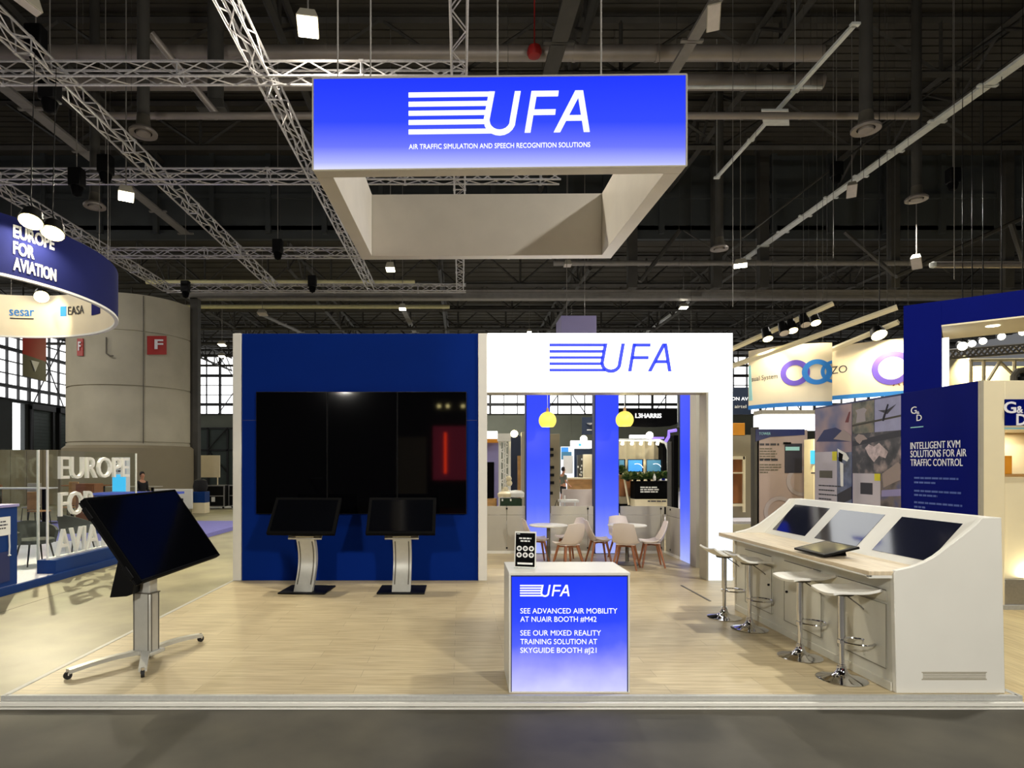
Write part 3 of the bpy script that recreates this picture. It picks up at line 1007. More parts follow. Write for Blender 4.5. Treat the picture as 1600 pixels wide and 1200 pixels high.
def make_chair(label):
    r = thing('meeting_chair', label, 'chair', (0, 0, 0), 0, 'white shell chairs at the round tables')
    MB().sheet(shell, 10, 22, .014).build('seat_shell', M['chair_shell'], r, ang=60)
    MB().box(-.17, .17, -.17, .12, .432, .452).build('seat_cushion', M['chair_shell'], r, .01)
    for sx in (-1, 1):
        for sy in (-1, 1):
            MB().tube([(sx * .12, sy * .11 - .02, .43), (sx * .215, sy * .20 - .01, 0)], [.024, .015], 10).build('leg', M['wood_leg'], r)
    q = MB()
    q.tube([(-.13, -.13, .40), (.13, .09, .40)], .012, 6)
    q.tube([(.13, -.13, .40), (-.13, .09, .40)], .012, 6)
    q.build('cross_bar', M['wood_leg'], r)
    return r


# (x, y, direction the sitter faces as an angle from -Y, label)
seats = [(1.44, 11.75, 95, 'white shell chair left of the left table, half behind the sign holder'),
         (1.93, 11.02, 207, 'white shell chair turned away in front of the left table'),
         (2.12, 12.0, -75, 'white shell chair tucked behind the left table'),
         (2.60, 11.65, 92, 'white shell chair facing right between the two tables'),
         (2.98, 11.08, 155, 'white shell chair turned away in front of the right table'),
         (3.53, 11.32, -98, 'white shell chair facing left at the right of the right table'),
         (3.22, 12.3, 5, 'white shell chair on the far side of the right table')]
ch0 = make_chair(seats[0][3])
for i, (x, y, a, lab) in enumerate(seats):
    if i == 0:
        place(ch0, (x, y, 0), math.radians(a))
    else:
        dup(ch0, (x, y, 0), math.radians(a), lab)

# ---- podium
root = thing('reception_podium', 'white podium with a glowing blue front panel on the stand edge', 'podium', (.885, 5.3, 0))
x0, x1, y0, y1, H = .392, 1.378, 5.005, 5.565, .982
MB().box(x0, x0 + .02, y0, y1, 0, H - .025).box(x1 - .02, x1, y0, y1, 0, H - .025).box(x0 + .02, x1 - .02, y0 + .04, y1, 0, H - .025).build('cabinet', M['white'], root, .003)
MB().box(x0 - .002, x1 + .002, y0 - .002, y1, H - .025, H).build('top', M['white'], root, .004)
MB().box(x0 + .02, x1 - .02, y0 - .001, y0 + .03, 0, .012).build('plinth', M['white'], root, .002)
MB().box(x0 + .021, x1 - .021, y0 + .004, y0 + .03, .012, H - .028).build('lit_panel', M['print_podium'], root, smooth=False)
MB().box(x0 + .016, x0 + .023, y0 - .003, y0 + .02, .01, H - .025).box(x1 - .023, x1 - .016, y0 - .003, y0 + .02, .01, H - .025).box(x0 + .02, x1 - .02, y0 - .003, y0 + .02, H - .034, H - .025).build('panel_frame', M['poster_navy'], root, .001)
yp = y0 + .0035
o = P(812.5, 932, yp)
logo(M['text_white'], root, o, X_, Z_, P(890, 0, yp).x - o.x, 38, .002)
for s, px1, py, h in (('SEE ADVANCED AIR MOBILITY', 964.5, 958.5, 8.2), ('AT NUAIR BOOTH #M42', 932, 971.5, 8.2), ('SEE OUR MIXED REALITY', 939, 993, 8.2), ('TRAINING SOLUTION AT', 933, 1006.5, 8.2), ('SKYGUIDE BOOTH #J21', 932, 1020, 8.2)):
    o = P(813, py, yp)
    text(s, M['text_white'], root, o, X_, Z_, P(px1, 0, yp).x - o.x, h * yp / FPX, .002, 0)

# ---- small sign holder on the podium
r = thing('sign_holder', 'small black notice in a clear holder on the podium', 'sign holder', (.56, 5.25, H), math.radians(12))
T = Matrix.Translation((.545, 5.22, H)) @ Matrix.Rotation(math.radians(-14), 4, 'Z') @ Matrix.Rotation(math.radians(-9), 4, 'X')
MB().box(-.092, .092, 0, .004, .004, .31, T).build('white_backing', M['white'], r, .001)
MB().box(-.084, .082, -.002, 0, .012, .296, T).build('black_notice', M['black_matt'], r)
MB().box(-.092, .092, -.02, .10, 0, .004, Matrix.Translation((.545, 5.22, H)) @ Matrix.Rotation(math.radians(-14), 4, 'Z')).build('foot', M['glass'], r, .001)
for row, z in ((0, .165), (1, .11)):
    for c in range(3):
        q = MB()
        q.lathe([(.011, -.001), (.022, -.001), (.022, .001), (.011, .001)], (0, 0, 0), 18, caps=False)
        q.lathe([(.006, -.001), (.0, -.001)], (0, 0, 0), 10, caps=False)
        q.bm.transform(T @ Matrix.Translation((-.052 + c * .052, -.003, z)) @ Matrix.Rotation(PI / 2, 4, 'X'))
        q.build('symbol', M['sign_white'], r)
q = MB()
ux, uz = T.to_3x3() @ X_, T.to_3x3() @ Z_
for wd, x, z, h in ((.035, -.075, .285, .005), (.105, -.055, .245, .012), (.08, -.042, .222, .012), (.13, -.065, .03, .016)):
    a = 0
    while a < wd - .004:
        b = min(wd - a, .026)
        if h > .015:
            b = wd
        q.prism([(a, 0), (a + b, 0), (a + b, h), (a, h)], T @ Vector((x, -.0022, z)), ux, uz, T.to_3x3() @ Vector((0, -.001, 0)))
        a += b + .006
q.build('print', M['sign_white'], r)
# ================================================================ hanging sign (hangs slightly askew)
YF, YK = 6.0, 8.87
fbl, fbr, ftl, ftr = P(489, 266.5, YF), P(1072.5, 259.5, YF), P(489, 122.5, YF), P(1072.5, 116.5, YF)
bbl, bbr = P(566, 406, YK), P(954, 404, YK)
down = (fbl - ftl)
btl, btr = bbl - down * .97, bbr - down * .97
root = thing('hanging_sign', 'square blue and white lit sign hanging above the stand', 'hanging sign', (fbl + bbr) / 2)
ux = (fbr - fbl).normalized()
uy = (bbl - fbl).normalized()
th = .165


def sl(a, b, c, d, thick):       # slab from quad a b c d pushed along vector thick
    q = MB()
    q.hexa([a, b, b + thick, a + thick, d, c, c + thick, d + thick])
    return q


uxb = (bbr - bbl).normalized()
uyr = (bbr - fbr).normalized()
ins = Z_ * .012
sl(fbl + ins, fbr + ins, ftr, ftl, uy * .012).build('lit_front', M['print_glow_sign'], root, smooth=False)
sl(fbl + uy * .012, fbr + uyr * .012, ftr + uyr * .012, ftl + uy * .012, uy * (th - .012)).build('front_wall', M['fabric'], root, .003)
sl(bbl - uy * th, bbr - uyr * th, btr - uyr * th, btl - uy * th, uy * th).build('back_wall', M['fabric'], root, .003)
q = MB()
q.hexa([fbl + uy * th, bbl - uy * th, bbl - uy * th + ux * th, fbl + uy * th + ux * th, ftl + uy * th, btl - uy * th, btl - uy * th + ux * th, ftl + uy * th + ux * th])
q.build('side_wall', M['fabric'], root, .003)
q = MB()
q.hexa([fbr + uyr * th, bbr - uyr * th, bbr - uyr * th - ux * th, fbr + uyr * th - ux * th, ftr + uyr * th, btr - uyr * th, btr - uyr * th - ux * th, ftr + uyr * th - ux * th])
q.build('side_wall', M['fabric'], root, .003)
q = MB()
e = uy * -.004
for a, b in ((fbl, fbr), (ftl, ftr), (fbl, ftl), (fbr, ftr)):
    q.tube([a + e, b + e], .009, 6)
q.build('edge_profile', M['frame_grey'], root)
q = MB()
for a, b in ((bbl - uy * (th + .01) + ux * th, btl - uy * (th + .01) + ux * th), (bbr - uyr * (th + .01) - ux * th, btr - uyr * (th + .01) - ux * th)):
    q.tube([a, b], .006, 6)
q.build('corner_seam', M['frame_grey'], root)
upv = (ftl - fbl).normalized()
o = P(638.5, 211.5, YF) - uy * .006
logo(M['text_white'], root, o, ux, upv, P(922, 0, YF).x - o.x, 37, .006)
o = P(639, 233.5, YF) - uy * .006
text('AIR TRAFFIC SIMULATION AND SPEECH RECOGNITION SOLUTIONS', M['text_white'], root, o, ux, upv, P(922, 0, YF).x - o.x, 7.6 * YF / FPX, .004, .0)
for px in (525, 577, 778, 942):
    t_ = (px - 489) / 583.5
    base = ftl.lerp(ftr, t_) + uy * .08
    MB().cyl(base - Z_ * .05, (base.x, base.y, 15.9), .008, seg=6).build('hanging_wire', M['tray_dim'], root)

# ================================================================ demonstration counter at the right
YN, YFAR = 5.0, 7.95
root = thing('demo_counter', 'long white counter with three sunken screens and oak worktop', 'counter', (3.95, 6.5, 0))
prof = [(3.545, 0), (3.525, .97), (3.54, .998), (3.60, 1.010), (3.673, 1.027), (3.74, 1.050), (3.80, 1.078), (3.865, 1.115), (3.93, 1.164), (4.0, 1.216), (4.064, 1.266), (4.13, 1.318), (4.194, 1.370), (4.246, 1.428), (4.40, 1.43), (4.43, 0)]
MB().prism(prof, (0, YN, 0), X_, Z_, Y_ * .045).build('end_panel', M['white'], root, .004, ang=25)
MB().prism(prof, (0, YFAR - .045, 0), X_, Z_, Y_ * .045).build('end_panel', M['white'], root, .004, ang=25)
ya, yb = YN + .045, YFAR - .045
# sloped fascia, back and carcass
MB().hexa([(3.90, ya, .985), (4.40, ya, .985), (4.40, yb, .985), (3.90, yb, .985), (4.305, ya, 1.43), (4.40, ya, 1.43), (4.40, yb, 1.43), (4.305, yb, 1.43)]).build('sloped_fascia', M['white'], root, .003)
MB().box(4.36, 4.42, ya, yb, 0, .985).build('back_panel', M['white'], root)
MB().box(3.335, 3.95, YN + .02, YFAR, .955, .99).build('worktop', M['worktop'], root, .004)
MB().box(3.335, 3.525, YN + .02, YN + .05, .93, .955).box(3.335, 3.36, YN + .02, YFAR, .94, .955).build('worktop_edge', M['white'], root, .003)
MB().box(3.545, 4.36, ya, yb, .0, .955).build('carcass', M['whitewash'], root, .002)
MB().box(3.53, 3.55, ya, yb, 0, .07).build('plinth', M['whitewash'], root, .002)
for y0, y1, knob in ((6.98, 7.62, 7.03), (6.02, 6.70, 6.64), (5.10, 5.75, 5.69)):
    d = MB().box(3.528, 3.548, y0, y1, .17, .70).build('door', M['whitewash'], root, .003)
    MB().box(3.526, 3.53, y0 - .004, y1 + .004, .164, .17).box(3.526, 3.53, y0 - .004, y1 + .004, .70, .704).box(3.526, 3.53, y0 - .005, y0, .17, .70).box(3.526, 3.53, y1, y1 + .005, .17, .70).build('gap', M['gap'], d)
    MB().cyl((3.530, knob, .49), (3.512, knob, .49), .013, seg=12).build('knob', M['black'], d)
    w_ = MB().box(3.528, 3.548, y0, y1, .725, .815).build('drawer', M['whitewash'], root, .003)
    MB().box(3.524, 3.53, y0, y1, .815, .822).build('drawer_slot', M['silver_dark'], w_)
q = MB()
for k in range(4):
    q.box(3.76 + .0, 4.27, YN - .004, YN + .002, .118 + k * .013, .125 + k * .013)
q.box(3.75, 4.28, YN - .002, YN + .002, .108, .118).box(3.75, 4.28, YN - .002, YN + .002, .166, .175)
q.build('vent_grille', M['frame_grey'], root)
# sunken screens along the slope
sd = Vector((.405, 0, .445)).normalized()
sn = Vector((-sd.z, 0, sd.x))
for y0, y1, lab in ((5.19, 5.905, 'near one of the three screens sunk in the white counter'), (6.14, 6.87, 'middle one of the three screens sunk in the white counter'), (7.06, 7.79, 'far one of the three screens sunk in the white counter')):
    q = MB()
    b0 = Vector((3.90, y0, .985)) + sd * .078
    q.prism([(0, 0), (y1 - y0, 0), (y1 - y0, .43), (0, .43)], b0 + sn * -.004, Y_, sd, sn * .007)
    q.build('inset_screen', M['screen_grey'], root, .001, label=lab)

# ---- pen display lying on the worktop
A, B, Cc, Dd = P(1238, 855, 6.2), P(1282, 864, 5.76), P(1335, 848, 5.82), P(1277, 838.5, 6.28)
r = thing('pen_display', 'black tilted pen display lying on the oak worktop', 'display', (3.5, 6.0, .99))
ub = (B - A).normalized()
vb = (Dd - A)
vb = (vb - ub * vb.dot(ub)).normalized()
nb = ub.cross(vb)
A = Vector((3.36, 6.19, 1.005))
vb = Vector((.975, .03, .22)).normalized()
ub = Vector((.02, -1, 0)).normalized()
vb = (vb - ub * vb.dot(ub)).normalized()
nb = ub.cross(vb)
if nb.z < 0:
    nb = -nb
q = MB()
q.prism([(0, 0), (.50, 0), (.50, .34), (0, .34)], A, ub, vb, nb * .022)
q.build('housing', M['black'], r, .004)
q = MB()
q.prism([(.035, .03), (.465, .03), (.465, .31), (.035, .31)], A + nb * .0215, ub, vb, nb * .002)
q.build('glass', M['dark_glass'], r, smooth=False)
q = MB()
bk = A + vb * .30
q.hexa([(bk.x - .16, 5.86, .991), (bk.x + .03, 5.86, .991), (bk.x + .03, 6.05, .991), (bk.x - .16, 6.05, .991), (bk.x - .04, 5.86, 1.055), (bk.x + .01, 5.86, 1.062), (bk.x + .01, 6.05, 1.062), (bk.x - .04, 6.05, 1.055)])
q.build('stand', M['black_matt'], r, .004)

# ================================================================ bar stools
def make_stool(label, turn, lip=.085, off=0):
    r = thing('bar_stool', label, 'bar stool', (0, 0, 0), 0, 'chrome bar stools at the counter')
    MB().lathe([(.196, 0), (.198, .006), (.17, .016), (.10, .03), (.055, .055), (.04, .085), (.036, .11), (.036, .115)], (0, 0, 0), 40).build('base', M['chrome'], r)
    MB().cyl((0, 0, .11), (0, 0, .40), .021, seg=16).cyl((0, 0, .09), (0, 0, .13), .03, seg=16).build('lower_tube', M['chrome'], r)
    MB().cyl((0, 0, .36), (0, 0, .745), .030, seg=20).build('gas_tube', M['chrome'], r)
    # foot ring towards the counter (+x)
    pts = []
    for k in range(24):
        a = 2 * PI * k / 24
        pts.append((.125 + .125 * math.cos(a), .125 * math.sin(a), .33))
    q = MB()
    q.tube(pts, .009, 8, closed=True)
    q.cyl((0, 0, .315), (0, 0, .345), .036, seg=16)
    q.build('foot_ring', M['chrome'], r)
    MB().tube([(.02, -.03, .735), (.10, -.12, .66), (.115, -.135, .64)], .006, 6).build('lever', M['silver_dark'], r)
    MB().cyl((0, 0, .735), (0, 0, .765), .09, .10, 16).build('seat_plate', M['silver_dark'], r)

    def seat(u, v):
        x = -.20 + .39 * v
        z = .775 + .0 * u
        if v < .35:
            t = 1 - v / .35
            z += lip * t ** 1.6
            x -= .02 * t
        if v > .8:
            z += .0 - .012 * ((v - .8) / .2) ** 2
        hw = .19 - .02 * abs(v - .5)
        y = (u - .5) * 2 * hw
        ct, st = math.cos(turn), math.sin(turn)
        return (x * ct - y * st + off, x * st + y * ct, z + .02 * ((u - .5) * 2) ** 2 - .012)
    MB().sheet(seat, 8, 16, .024).build('seat', M['white'], r, .004, ang=60)
    return r


for x, y, a, turn, lip, off, lab in ((3.305, 5.33, -8, 186, .03, .02, 'nearest of the four chrome bar stools at the white counter'), (3.285, 5.95, 8, 175, .03, .02, 'second bar stool from the front of the white counter'),
                           (3.275, 6.97, 0, 0, .085, 0, 'third bar stool from the front of the white counter'), (3.215, 7.5, 5, 0, .085, 0, 'farthest chrome bar stool, before the lit portal leg')):
    place(make_stool(lab, math.radians(turn), lip, off), (x, y, 0), math.radians(a))

# ================================================================ mobile touch table at the left
root = thing('mobile_display', 'large black tilted touchscreen on a wheeled silver stand', 'display stand', (-3.02, 5.9, 0))
R3 = Matrix(((.058, -.575, .816), (.998, .024, -.055), (.012, .818, .575)))
T = Matrix.Translation((-2.94, 6.012, 1.2225)) @ R3.to_4x4()
MB().box(-.74, .74, -.435, .435, -.075, -.006, T).build('housing', M['black'], root, .006)
MB().box(-.72, .72, -.415, .415, -.01, 0, T).build('glass', M['matt_screen'], root, smooth=False)
MB().box(-.745, .745, -.44, -.425, -.05, .003, T).box(-.745, .745, .425, .44, -.05, .003, T).box(-.745, -.73, -.44, .44, -.05, .003, T).box(.73, .745, -.44, .44, -.05, .003, T).build('bezel', M['black_matt'], root, .002)
MB().box(-.755, -.74, .25, .37, -.075, -.03, T).box(-.755, -.74, -.37, -.25, -.075, -.03, T).build('corner_latch', M['black'], root, .004)
MB().box(-.12, .12, -.16, .16, -.17, -.075, T).build('tilt_head', M['black'], root, .01)
# equipment box that hangs down behind the screen
bx = [P(185, 862, 5.72), P(212, 850, 5.72), P(213, 893, 5.72), P(206, 930, 5.72), P(171, 934.5, 5.72)]
q = MB()
bxx = [P(190, 850, 5.72), P(220, 850, 5.72), P(213, 893, 5.72), P(206, 929, 5.72), P(198, 932, 5.72), P(171, 934, 5.72)]
q.prism([(p.x, p.z) for p in bxx], (0, 5.72, 0), X_, Z_, Y_ * .34)
q.build('equipment_box', M['black'], root, .006)
Tc = Matrix.Translation((-3.02, 5.9, 0)) @ Matrix.Rotation(math.radians(-15), 4, 'Z')
MB().box(-.10, .10, -.065, .065, .075, .64, Tc).build('outer_column', M['silver'], root, .012)
MB().box(-.085, .085, -.052, .052, .6, 1.06, Tc).build('inner_column', M['silver'], root, .01)
q = MB()
for sx in (-.101, .101):
    q.box(sx - .002, sx + .002, -.05, -.04, .08, .635, Tc).box(sx - .002, sx + .002, .04, .05, .08, .635, Tc)
for sy in (-.066, .066):
    q.box(-.085, -.077, sy - .002, sy + .002, .08, .635, Tc).box(.077, .085, sy - .002, sy + .002, .08, .635, Tc)
q.box(-.103, .103, -.068, .068, .635, .645, Tc)
q.build('column_groove', M['silver_dark'], root)
MB().box(-.13, .13, -.10, .10, .055, .09, Tc).build('foot_plate', M['silver'], root, .008)
c0 = Vector((-3.02, 5.9, 0))
for tx, ty in ((-3.41, 5.33), (-2.785, 5.38), (-2.74, 6.47), (-3.33, 6.43)):
    t_ = Vector((tx, ty, 0))
    d = (t_ - c0)
    pts = [c0 + d * k / 8 + Z_ * (.055 + .035 * math.sin(PI * (.15 + .75 * k / 8))) for k in range(9)]
    q = MB()
    sidev = Vector((-d.y, d.x, 0)).normalized()
    for a, b in zip(pts, pts[1:]):
        ka = .034
        q.hexa([a - sidev * ka - Z_ * .018, b - sidev * ka - Z_ * .018, b + sidev * ka - Z_ * .018, a + sidev * ka - Z_ * .018,
                a - sidev * ka + Z_ * .018, b - sidev * ka + Z_ * .018, b + sidev * ka + Z_ * .018, a + sidev * ka + Z_ * .018])
    q.build('leg', M['silver'], root)
    w_ = MB().cyl(t_ + Z_ * .05, t_ + Z_ * .085, .014, seg=8)
    w_.tube([t_ + sidev * .016 + Z_ * .033, t_ + sidev * .016 + Z_ * .055, t_ - sidev * .016 + Z_ * .055, t_ - sidev * .016 + Z_ * .033], .006, 6)
    o_ = w_.build('castor', M['chrome'], root)
    MB().cyl(t_ + sidev * .014 + Z_ * .032, t_ - sidev * .014 + Z_ * .032, .032, seg=20).build('wheel', M['rubber'], o_)

# ================================================================ left neighbour: ring banner, glass wall, furniture
RC, RR, RZ0, RH = Vector((-10.35, 11.85, 0)), 3.27, 5.02, 1.0


def ring_pt(a, z, r=RR):
    return Vector((RC.x + r * math.cos(a), RC.y + r * math.sin(a), z))


root = thing('ring_banner', 'round blue hanging banner lettered in white, white inside', 'hanging banner', (RC.x, RC.y, RZ0))
n = 96
for nm, ra, rb, m_ in (('outer_skin', RR - .03, RR, M['ring_blue']), ('inner_skin', RR - .062, RR - .032, M['cream_banner'])):
    q = MB()
    A = [[q.v(ring_pt(2 * PI * k / n, z, rr)) for k in range(n)] for rr, z in ((ra, RZ0), (rb, RZ0), (rb, RZ0 + RH), (ra, RZ0 + RH))]
    for i in range(4):
        for k in range(n):
            q.f([A[i][k], A[i][(k + 1) % n], A[(i + 1) % 4][(k + 1) % n], A[(i + 1) % 4][k]])
    q.build(nm, m_, root)
q = MB()
A = [[q.v(ring_pt(2 * PI * k / n, z, rr)) for k in range(n)] for rr, z in ((RR - .07, RZ0 - .03), (RR + .006, RZ0 - .03), (RR + .006, RZ0 + .012), (RR - .07, RZ0 + .012))]
for i in range(4):
    for k in range(n):
        q.f([A[i][k], A[i][(k + 1) % n], A[(i + 1) % 4][(k + 1) % n], A[(i + 1) % 4][k]])
q.build('lower_hem', M['sign_white'], root)


def ring_angle(px, far=False):
    d = Vector(((px - CX) / FPX, 1))
    o = Vector((-RC.x, -RC.y))
    rr = RR - (.06 if far else 0)
    A_, B_, C_ = d.dot(d), 2 * d.dot(o), o.dot(o) - rr * rr
    s_ = math.sqrt(max(0, B_ * B_ - 4 * A_ * C_))
    Y = (-B_ + (s_ if far else -s_)) / (2 * A_)
    return math.atan2(Y - RC.y, (px - CX) / FPX * Y - RC.x)


def ring_text(s, m, px0, px1, z, h, far=False, bold=.02):
    a0, a1 = ring_angle(px0, far), ring_angle(px1, far)
    if far and a1 > a0:
        a1 -= 2 * PI
    r0 = RR - .064 if far else RR
    L = abs(a1 - a0) * r0

    def wp(a, b, c):
        t = a0 + (a1 - a0) * a / L
        return ring_pt(t, z + b, r0 + (-1 if far else 1) * (.012 + c))
    return text(s, m, root, (0, 0, 0), X_, Z_, L, h, .01, bold, warp=wp)


ring_text('EUROPE', M['sign_white'], 20, 84, RZ0 + .66, .2, bold=.03)
ring_text('FOR', M['sign_white'], 20, 53, RZ0 + .385, .2, bold=.03)
ring_text('AVIATION', M['sign_white'], 20, 87, RZ0 + .115, .2, bold=.03)
ring_text('sesar', M['blue_ring'], 15, 54, RZ0 + .50, .22, True, .0)
ring_text('EASA', M['ink'], 107, 132, RZ0 + .50, .20, True, .0)
q = MB()
for a, b, z0, z1 in ((95, 104, .48, .72), ):
    a0, a1 = ring_angle(a, True), ring_angle(b, True)
    q.sheet(lambda u, v: ring_pt(a0 + (a1 - a0) * u, RZ0 + z0 + (z1 - z0) * v, RR - .072), 4, 2, .01)
q.build('agency_mark', M['blue_ring'], root)
q = MB()
a0, a1 = ring_angle(144, True), ring_angle(157, True)
q.sheet(lambda u, v: ring_pt(a0 + (a1 - a0) * u, RZ0 + .42 + .42 * v, RR - .072), 4, 2, .01)
q.build('blue_square', M['gd_blue'], root)
q = MB()
a0, a1 = ring_angle(16, True), ring_angle(53, True)
q.sheet(lambda u, v: ring_pt(a0 + (a1 - a0) * u, RZ0 + .42 + .025 * v, RR - .072), 6, 1, .01)
q.build('small_print', M['ink'], root)
for k in range(8):
    a = PI / 4 * k + .2
    MB().cyl(ring_pt(a, RZ0 + RH - .03, RR - .03), ring_pt(a, 8.7, RR - .03), .006, seg=5).build('hanging_wire', M['tray_dim'], root)


def spot_head(name, label, loc, aim, lens, r=.09, power=0, angle=60, color=(1, .86, .55), group=None, hang=None, size=.06, beam=None):
    root = thing(name, label, 'spotlight', loc, 0, group)
    loc, aim = Vector(loc), Vector(aim)
    d = (aim - loc).normalized()
    MB().cyl(loc - d * r * (2.6 if r < .14 else 1.1), loc - d * .01, r * .75, r, 16).build('housing', M['black'], root)
    MB().cyl(loc - d * .012, loc, r * .92, seg=16).build('lens', lens, root)
    top = hang if hang else loc + Z_ * .5
    MB().tube([loc - d * r, (loc.x, loc.y, loc.z + r * 2), top], [.012, .012, .005], 6).build('bracket', M['black'], root)
    if power:
        lamp('spot_beam', 'SPOT', loc + d * .03, beam or aim, power, color, size, angle, .5, parent=root)
    return root


p = P(48, 347, 10.1); spot_head('banner_spotlight', 'left of the two glowing spots above the blue ring banner', p, (p.x + .1, p.y - .45, p.z - 1.0), M['lens_warm'], .19, 110, 130, beam=(p.x - .6, p.y + .45, p.z - 1.0), hang=(p.x, p.y + .1, 8.75))
p = P(82, 365, 10.45); spot_head('banner_spotlight', 'right of the two glowing spots above the blue ring banner', p, (p.x + .1, p.y - .45, p.z - 1.0), M['lens_warm'], .19, 100, 130, beam=(p.x - .6, p.y + .45, p.z - 1.0), hang=(p.x, p.y + .1, 8.75))
p = P(65, 464, 14.55); spot_head('banner_spotlight', 'glowing warm spot inside the ring banner above the inner logos', p, (-6.2, 10.2, 0), M['lens_warm'], .17, 2500, 44, (1, .88, .58), hang=(p.x, p.y, 8.7), size=.05)
lamp('spot_beam', 'SPOT', P(65, 470, 14.3), P(66, 500, 14.95), 60, (1, .86, .55), .06, 120, .6)

# platform of that stand and glass wall with letters
box_thing('floor_europe', 'white carpeted floor behind the blue plinth at left', 'platform floor', -22, -6.86, 8.0, 15, FLOOR, .02, M['white_carpet'], 0, None, 'structure')
box_thing('trim_1', 'petrol blue edge along the white carpeted platform', 'edge trim', -6.86, -6.80, 7.0, 15, FLOOR, .03, M['europe_blue'], .004, None, 'structure')
root = thing('letter_wall', 'clear glass wall with thick white letters on a petrol blue plinth', 'glass wall', (-7.0, 11.8, .02))
MB().hexa([(-7.19, 10.42, .02), (-6.87, 10.42, .02), (-6.87, 12.3, .02), (-7.19, 12.6, .02), (-7.19, 10.42, .25), (-6.87, 10.42, .25), (-6.87, 12.3, .25), (-7.19, 12.6, .25)]).build('plinth', M['europe_blue'], root, .004)
MB().box(-7.035, -7.02, 10.45, 13.3, .25, 2.12).build('glass_pane', M['glass'], root, smooth=False)
MB().box(-7.04, -7.015, 10.43, 10.46, .25, 2.12).box(-7.04, -7.015, 13.28, 13.31, .25, 2.12).build('glass_edge', M['sign_white'], root)
MB().box(-7.06, -6.99, 10.45, 12.6, .25, .28).build('glass_channel', M['sign_white'], root)
for s, y0, y1, pyt, pyb, yr in (('EUROPE', 10.70, 12.93, 713, 748, 10.84), ('FOR', 10.70, 11.72, 769, 806, 10.84), ('AVIATION', 10.62, 13.2, 826, 866, 10.84)):
    zb = P(0, pyb, yr).z
    zt = P(0, pyt, yr).z
    text(s, M['sign_white'], root, (-6.995, y0, zb), Y_, Z_, y1 - y0, zt - zb, .055, .0)
r = thing('glass_screen', 'plain clear glass pane left of the lettered glass wall', 'glass pane', (-7.6, 11.1, .02))
MB().box(-7.66, -7.645, 9.2, 11.12, .02, 2.14).build('glass', M['glass'], r, smooth=False)
MB().box(-7.67, -7.635, 11.11, 11.14, .02, 2.14).build('edge_post', M['sign_white'], r)

root = thing('info_counter', 'tall petrol blue counter cut by the left picture edge', 'counter', (-7.3, 9.0, .02))
MB().box(-7.9, -6.9, 8.2, 9.56, .02, 1.22).build('body', M['europe_blue'], root, .006)
MB().box(-7.92, -6.88, 8.18, 9.58, 1.22, 1.26).build('top', M['purple_wall'], root, .004)
MB().box(-6.9, -6.885, 8.3, 9.38, .10, .55).build('recess', M['poster_navy'], root)
r = thing('notice_sheet', 'white paper notice taped on the blue counter at left', 'notice', (-6.89, 9.2, .9))
MB().box(-6.894, -6.889, 8.7, 9.40, .80, 1.08).build('sheet', M['sign_white'], r)
lines_of_print(M['ink'], r, (-6.8885, 8.8, 1.0), Y_, Z_, [.5, .54, .5, .3], .02, .05)
tag(MB().tube([(-6.88, 9.36, .82), (-6.88, 9.37, .62), (-6.88, 9.36, .50)], .012, 6).lathe([(0, -.02), (.03, 0), (0, .02)], (-6.88, 9.36, .49), 10).build('lanyard', M['sign_white']), 'pale cord hanging below the paper notice on the blue counter', 'cord')


def tub_chair(x, y, z, rz, m, label):
    r = thing('tub_chair', label, 'armchair', (0, 0, 0), 0, None)
    def bk(u, v):
        a = PI * (-.12 + 1.24 * u)
        R = .30 + .05 * v
        return (R * math.cos(a), R * math.sin(a), .40 + (.22 + .18 * math.sin(PI * u)) * v)
    MB().sheet(bk, 20, 4, .05).build('backrest', m, r, ang=60)
    MB().lathe([(0, .40), (.29, .40), (.31, .42), (.31, .47), (.28, .49), (0, .50)], (0, 0, 0), 24).build('seat', m, r)
    for sx in (-1, 1):
        for sy in (-1, 1):
            MB().tube([(sx * .17, sy * .17, .41), (sx * .24, sy * .24, 0)], [.018, .012], 8).build('leg', M['black'], r)
    return place(r, (x, y, z), rz)


tub_chair(-7.9, 11.4, .02, math.radians(60), M['grey_fabric'], 'dark upholstered armchair behind the plain glass pane')
tub_chair(-8.3, 13.3, .02, math.radians(150), M['grey_fabric'], 'dark upholstered armchair seen through the word FOR')


def high_table(x, y, z, w_, h, m, label, d_=.7):
    r = thing('high_table', label, 'table', (x, y, z))
    MB().box(x - w_ / 2, x + w_ / 2, y - d_ / 2, y + d_ / 2, z + h - .04, z + h).build('tabletop', m, r, .008)
    for s_ in (-.38, .38):
        MB().box(x + w_ * s_ - .04, x + w_ * s_ + .04, y - .04, y + .04, z + .02, z + h - .04).build('pole', M['black'], r)
        MB().box(x + w_ * s_ - .25, x + w_ * s_ + .25, y - .25, y + .25, z, z + .02).build('foot', M['black'], r)
    return r


high_table(-14.0, 19.6, .02, 1.85, 1.14, M['sign_white'], 'white bar table behind the plain glass pane at left')
high_table(-12.8, 24.0, FLOOR, 2.0, 1.15, M['partition'], 'pale table in front of the concrete column')


def simple_chair(x, y, z, rz, m, label, h=.85):
    r = thing('cafe_chair', label, 'chair', (0, 0, 0))
    MB().box(-.22, .22, -.22, .22, .43, .47).build('seat', m, r, .015)
    MB().box(-.21, .21, .19, .23, .5, h).build('backrest', m, r, .015)
    for sx in (-1, 1):
        for sy in (-1, 1):
            MB().tube([(sx * .18, sy * .18, .43), (sx * .21, sy * .21, 0)], .015, 6).build('leg', M['black'], r)
    return place(r, (x, y, z), rz)


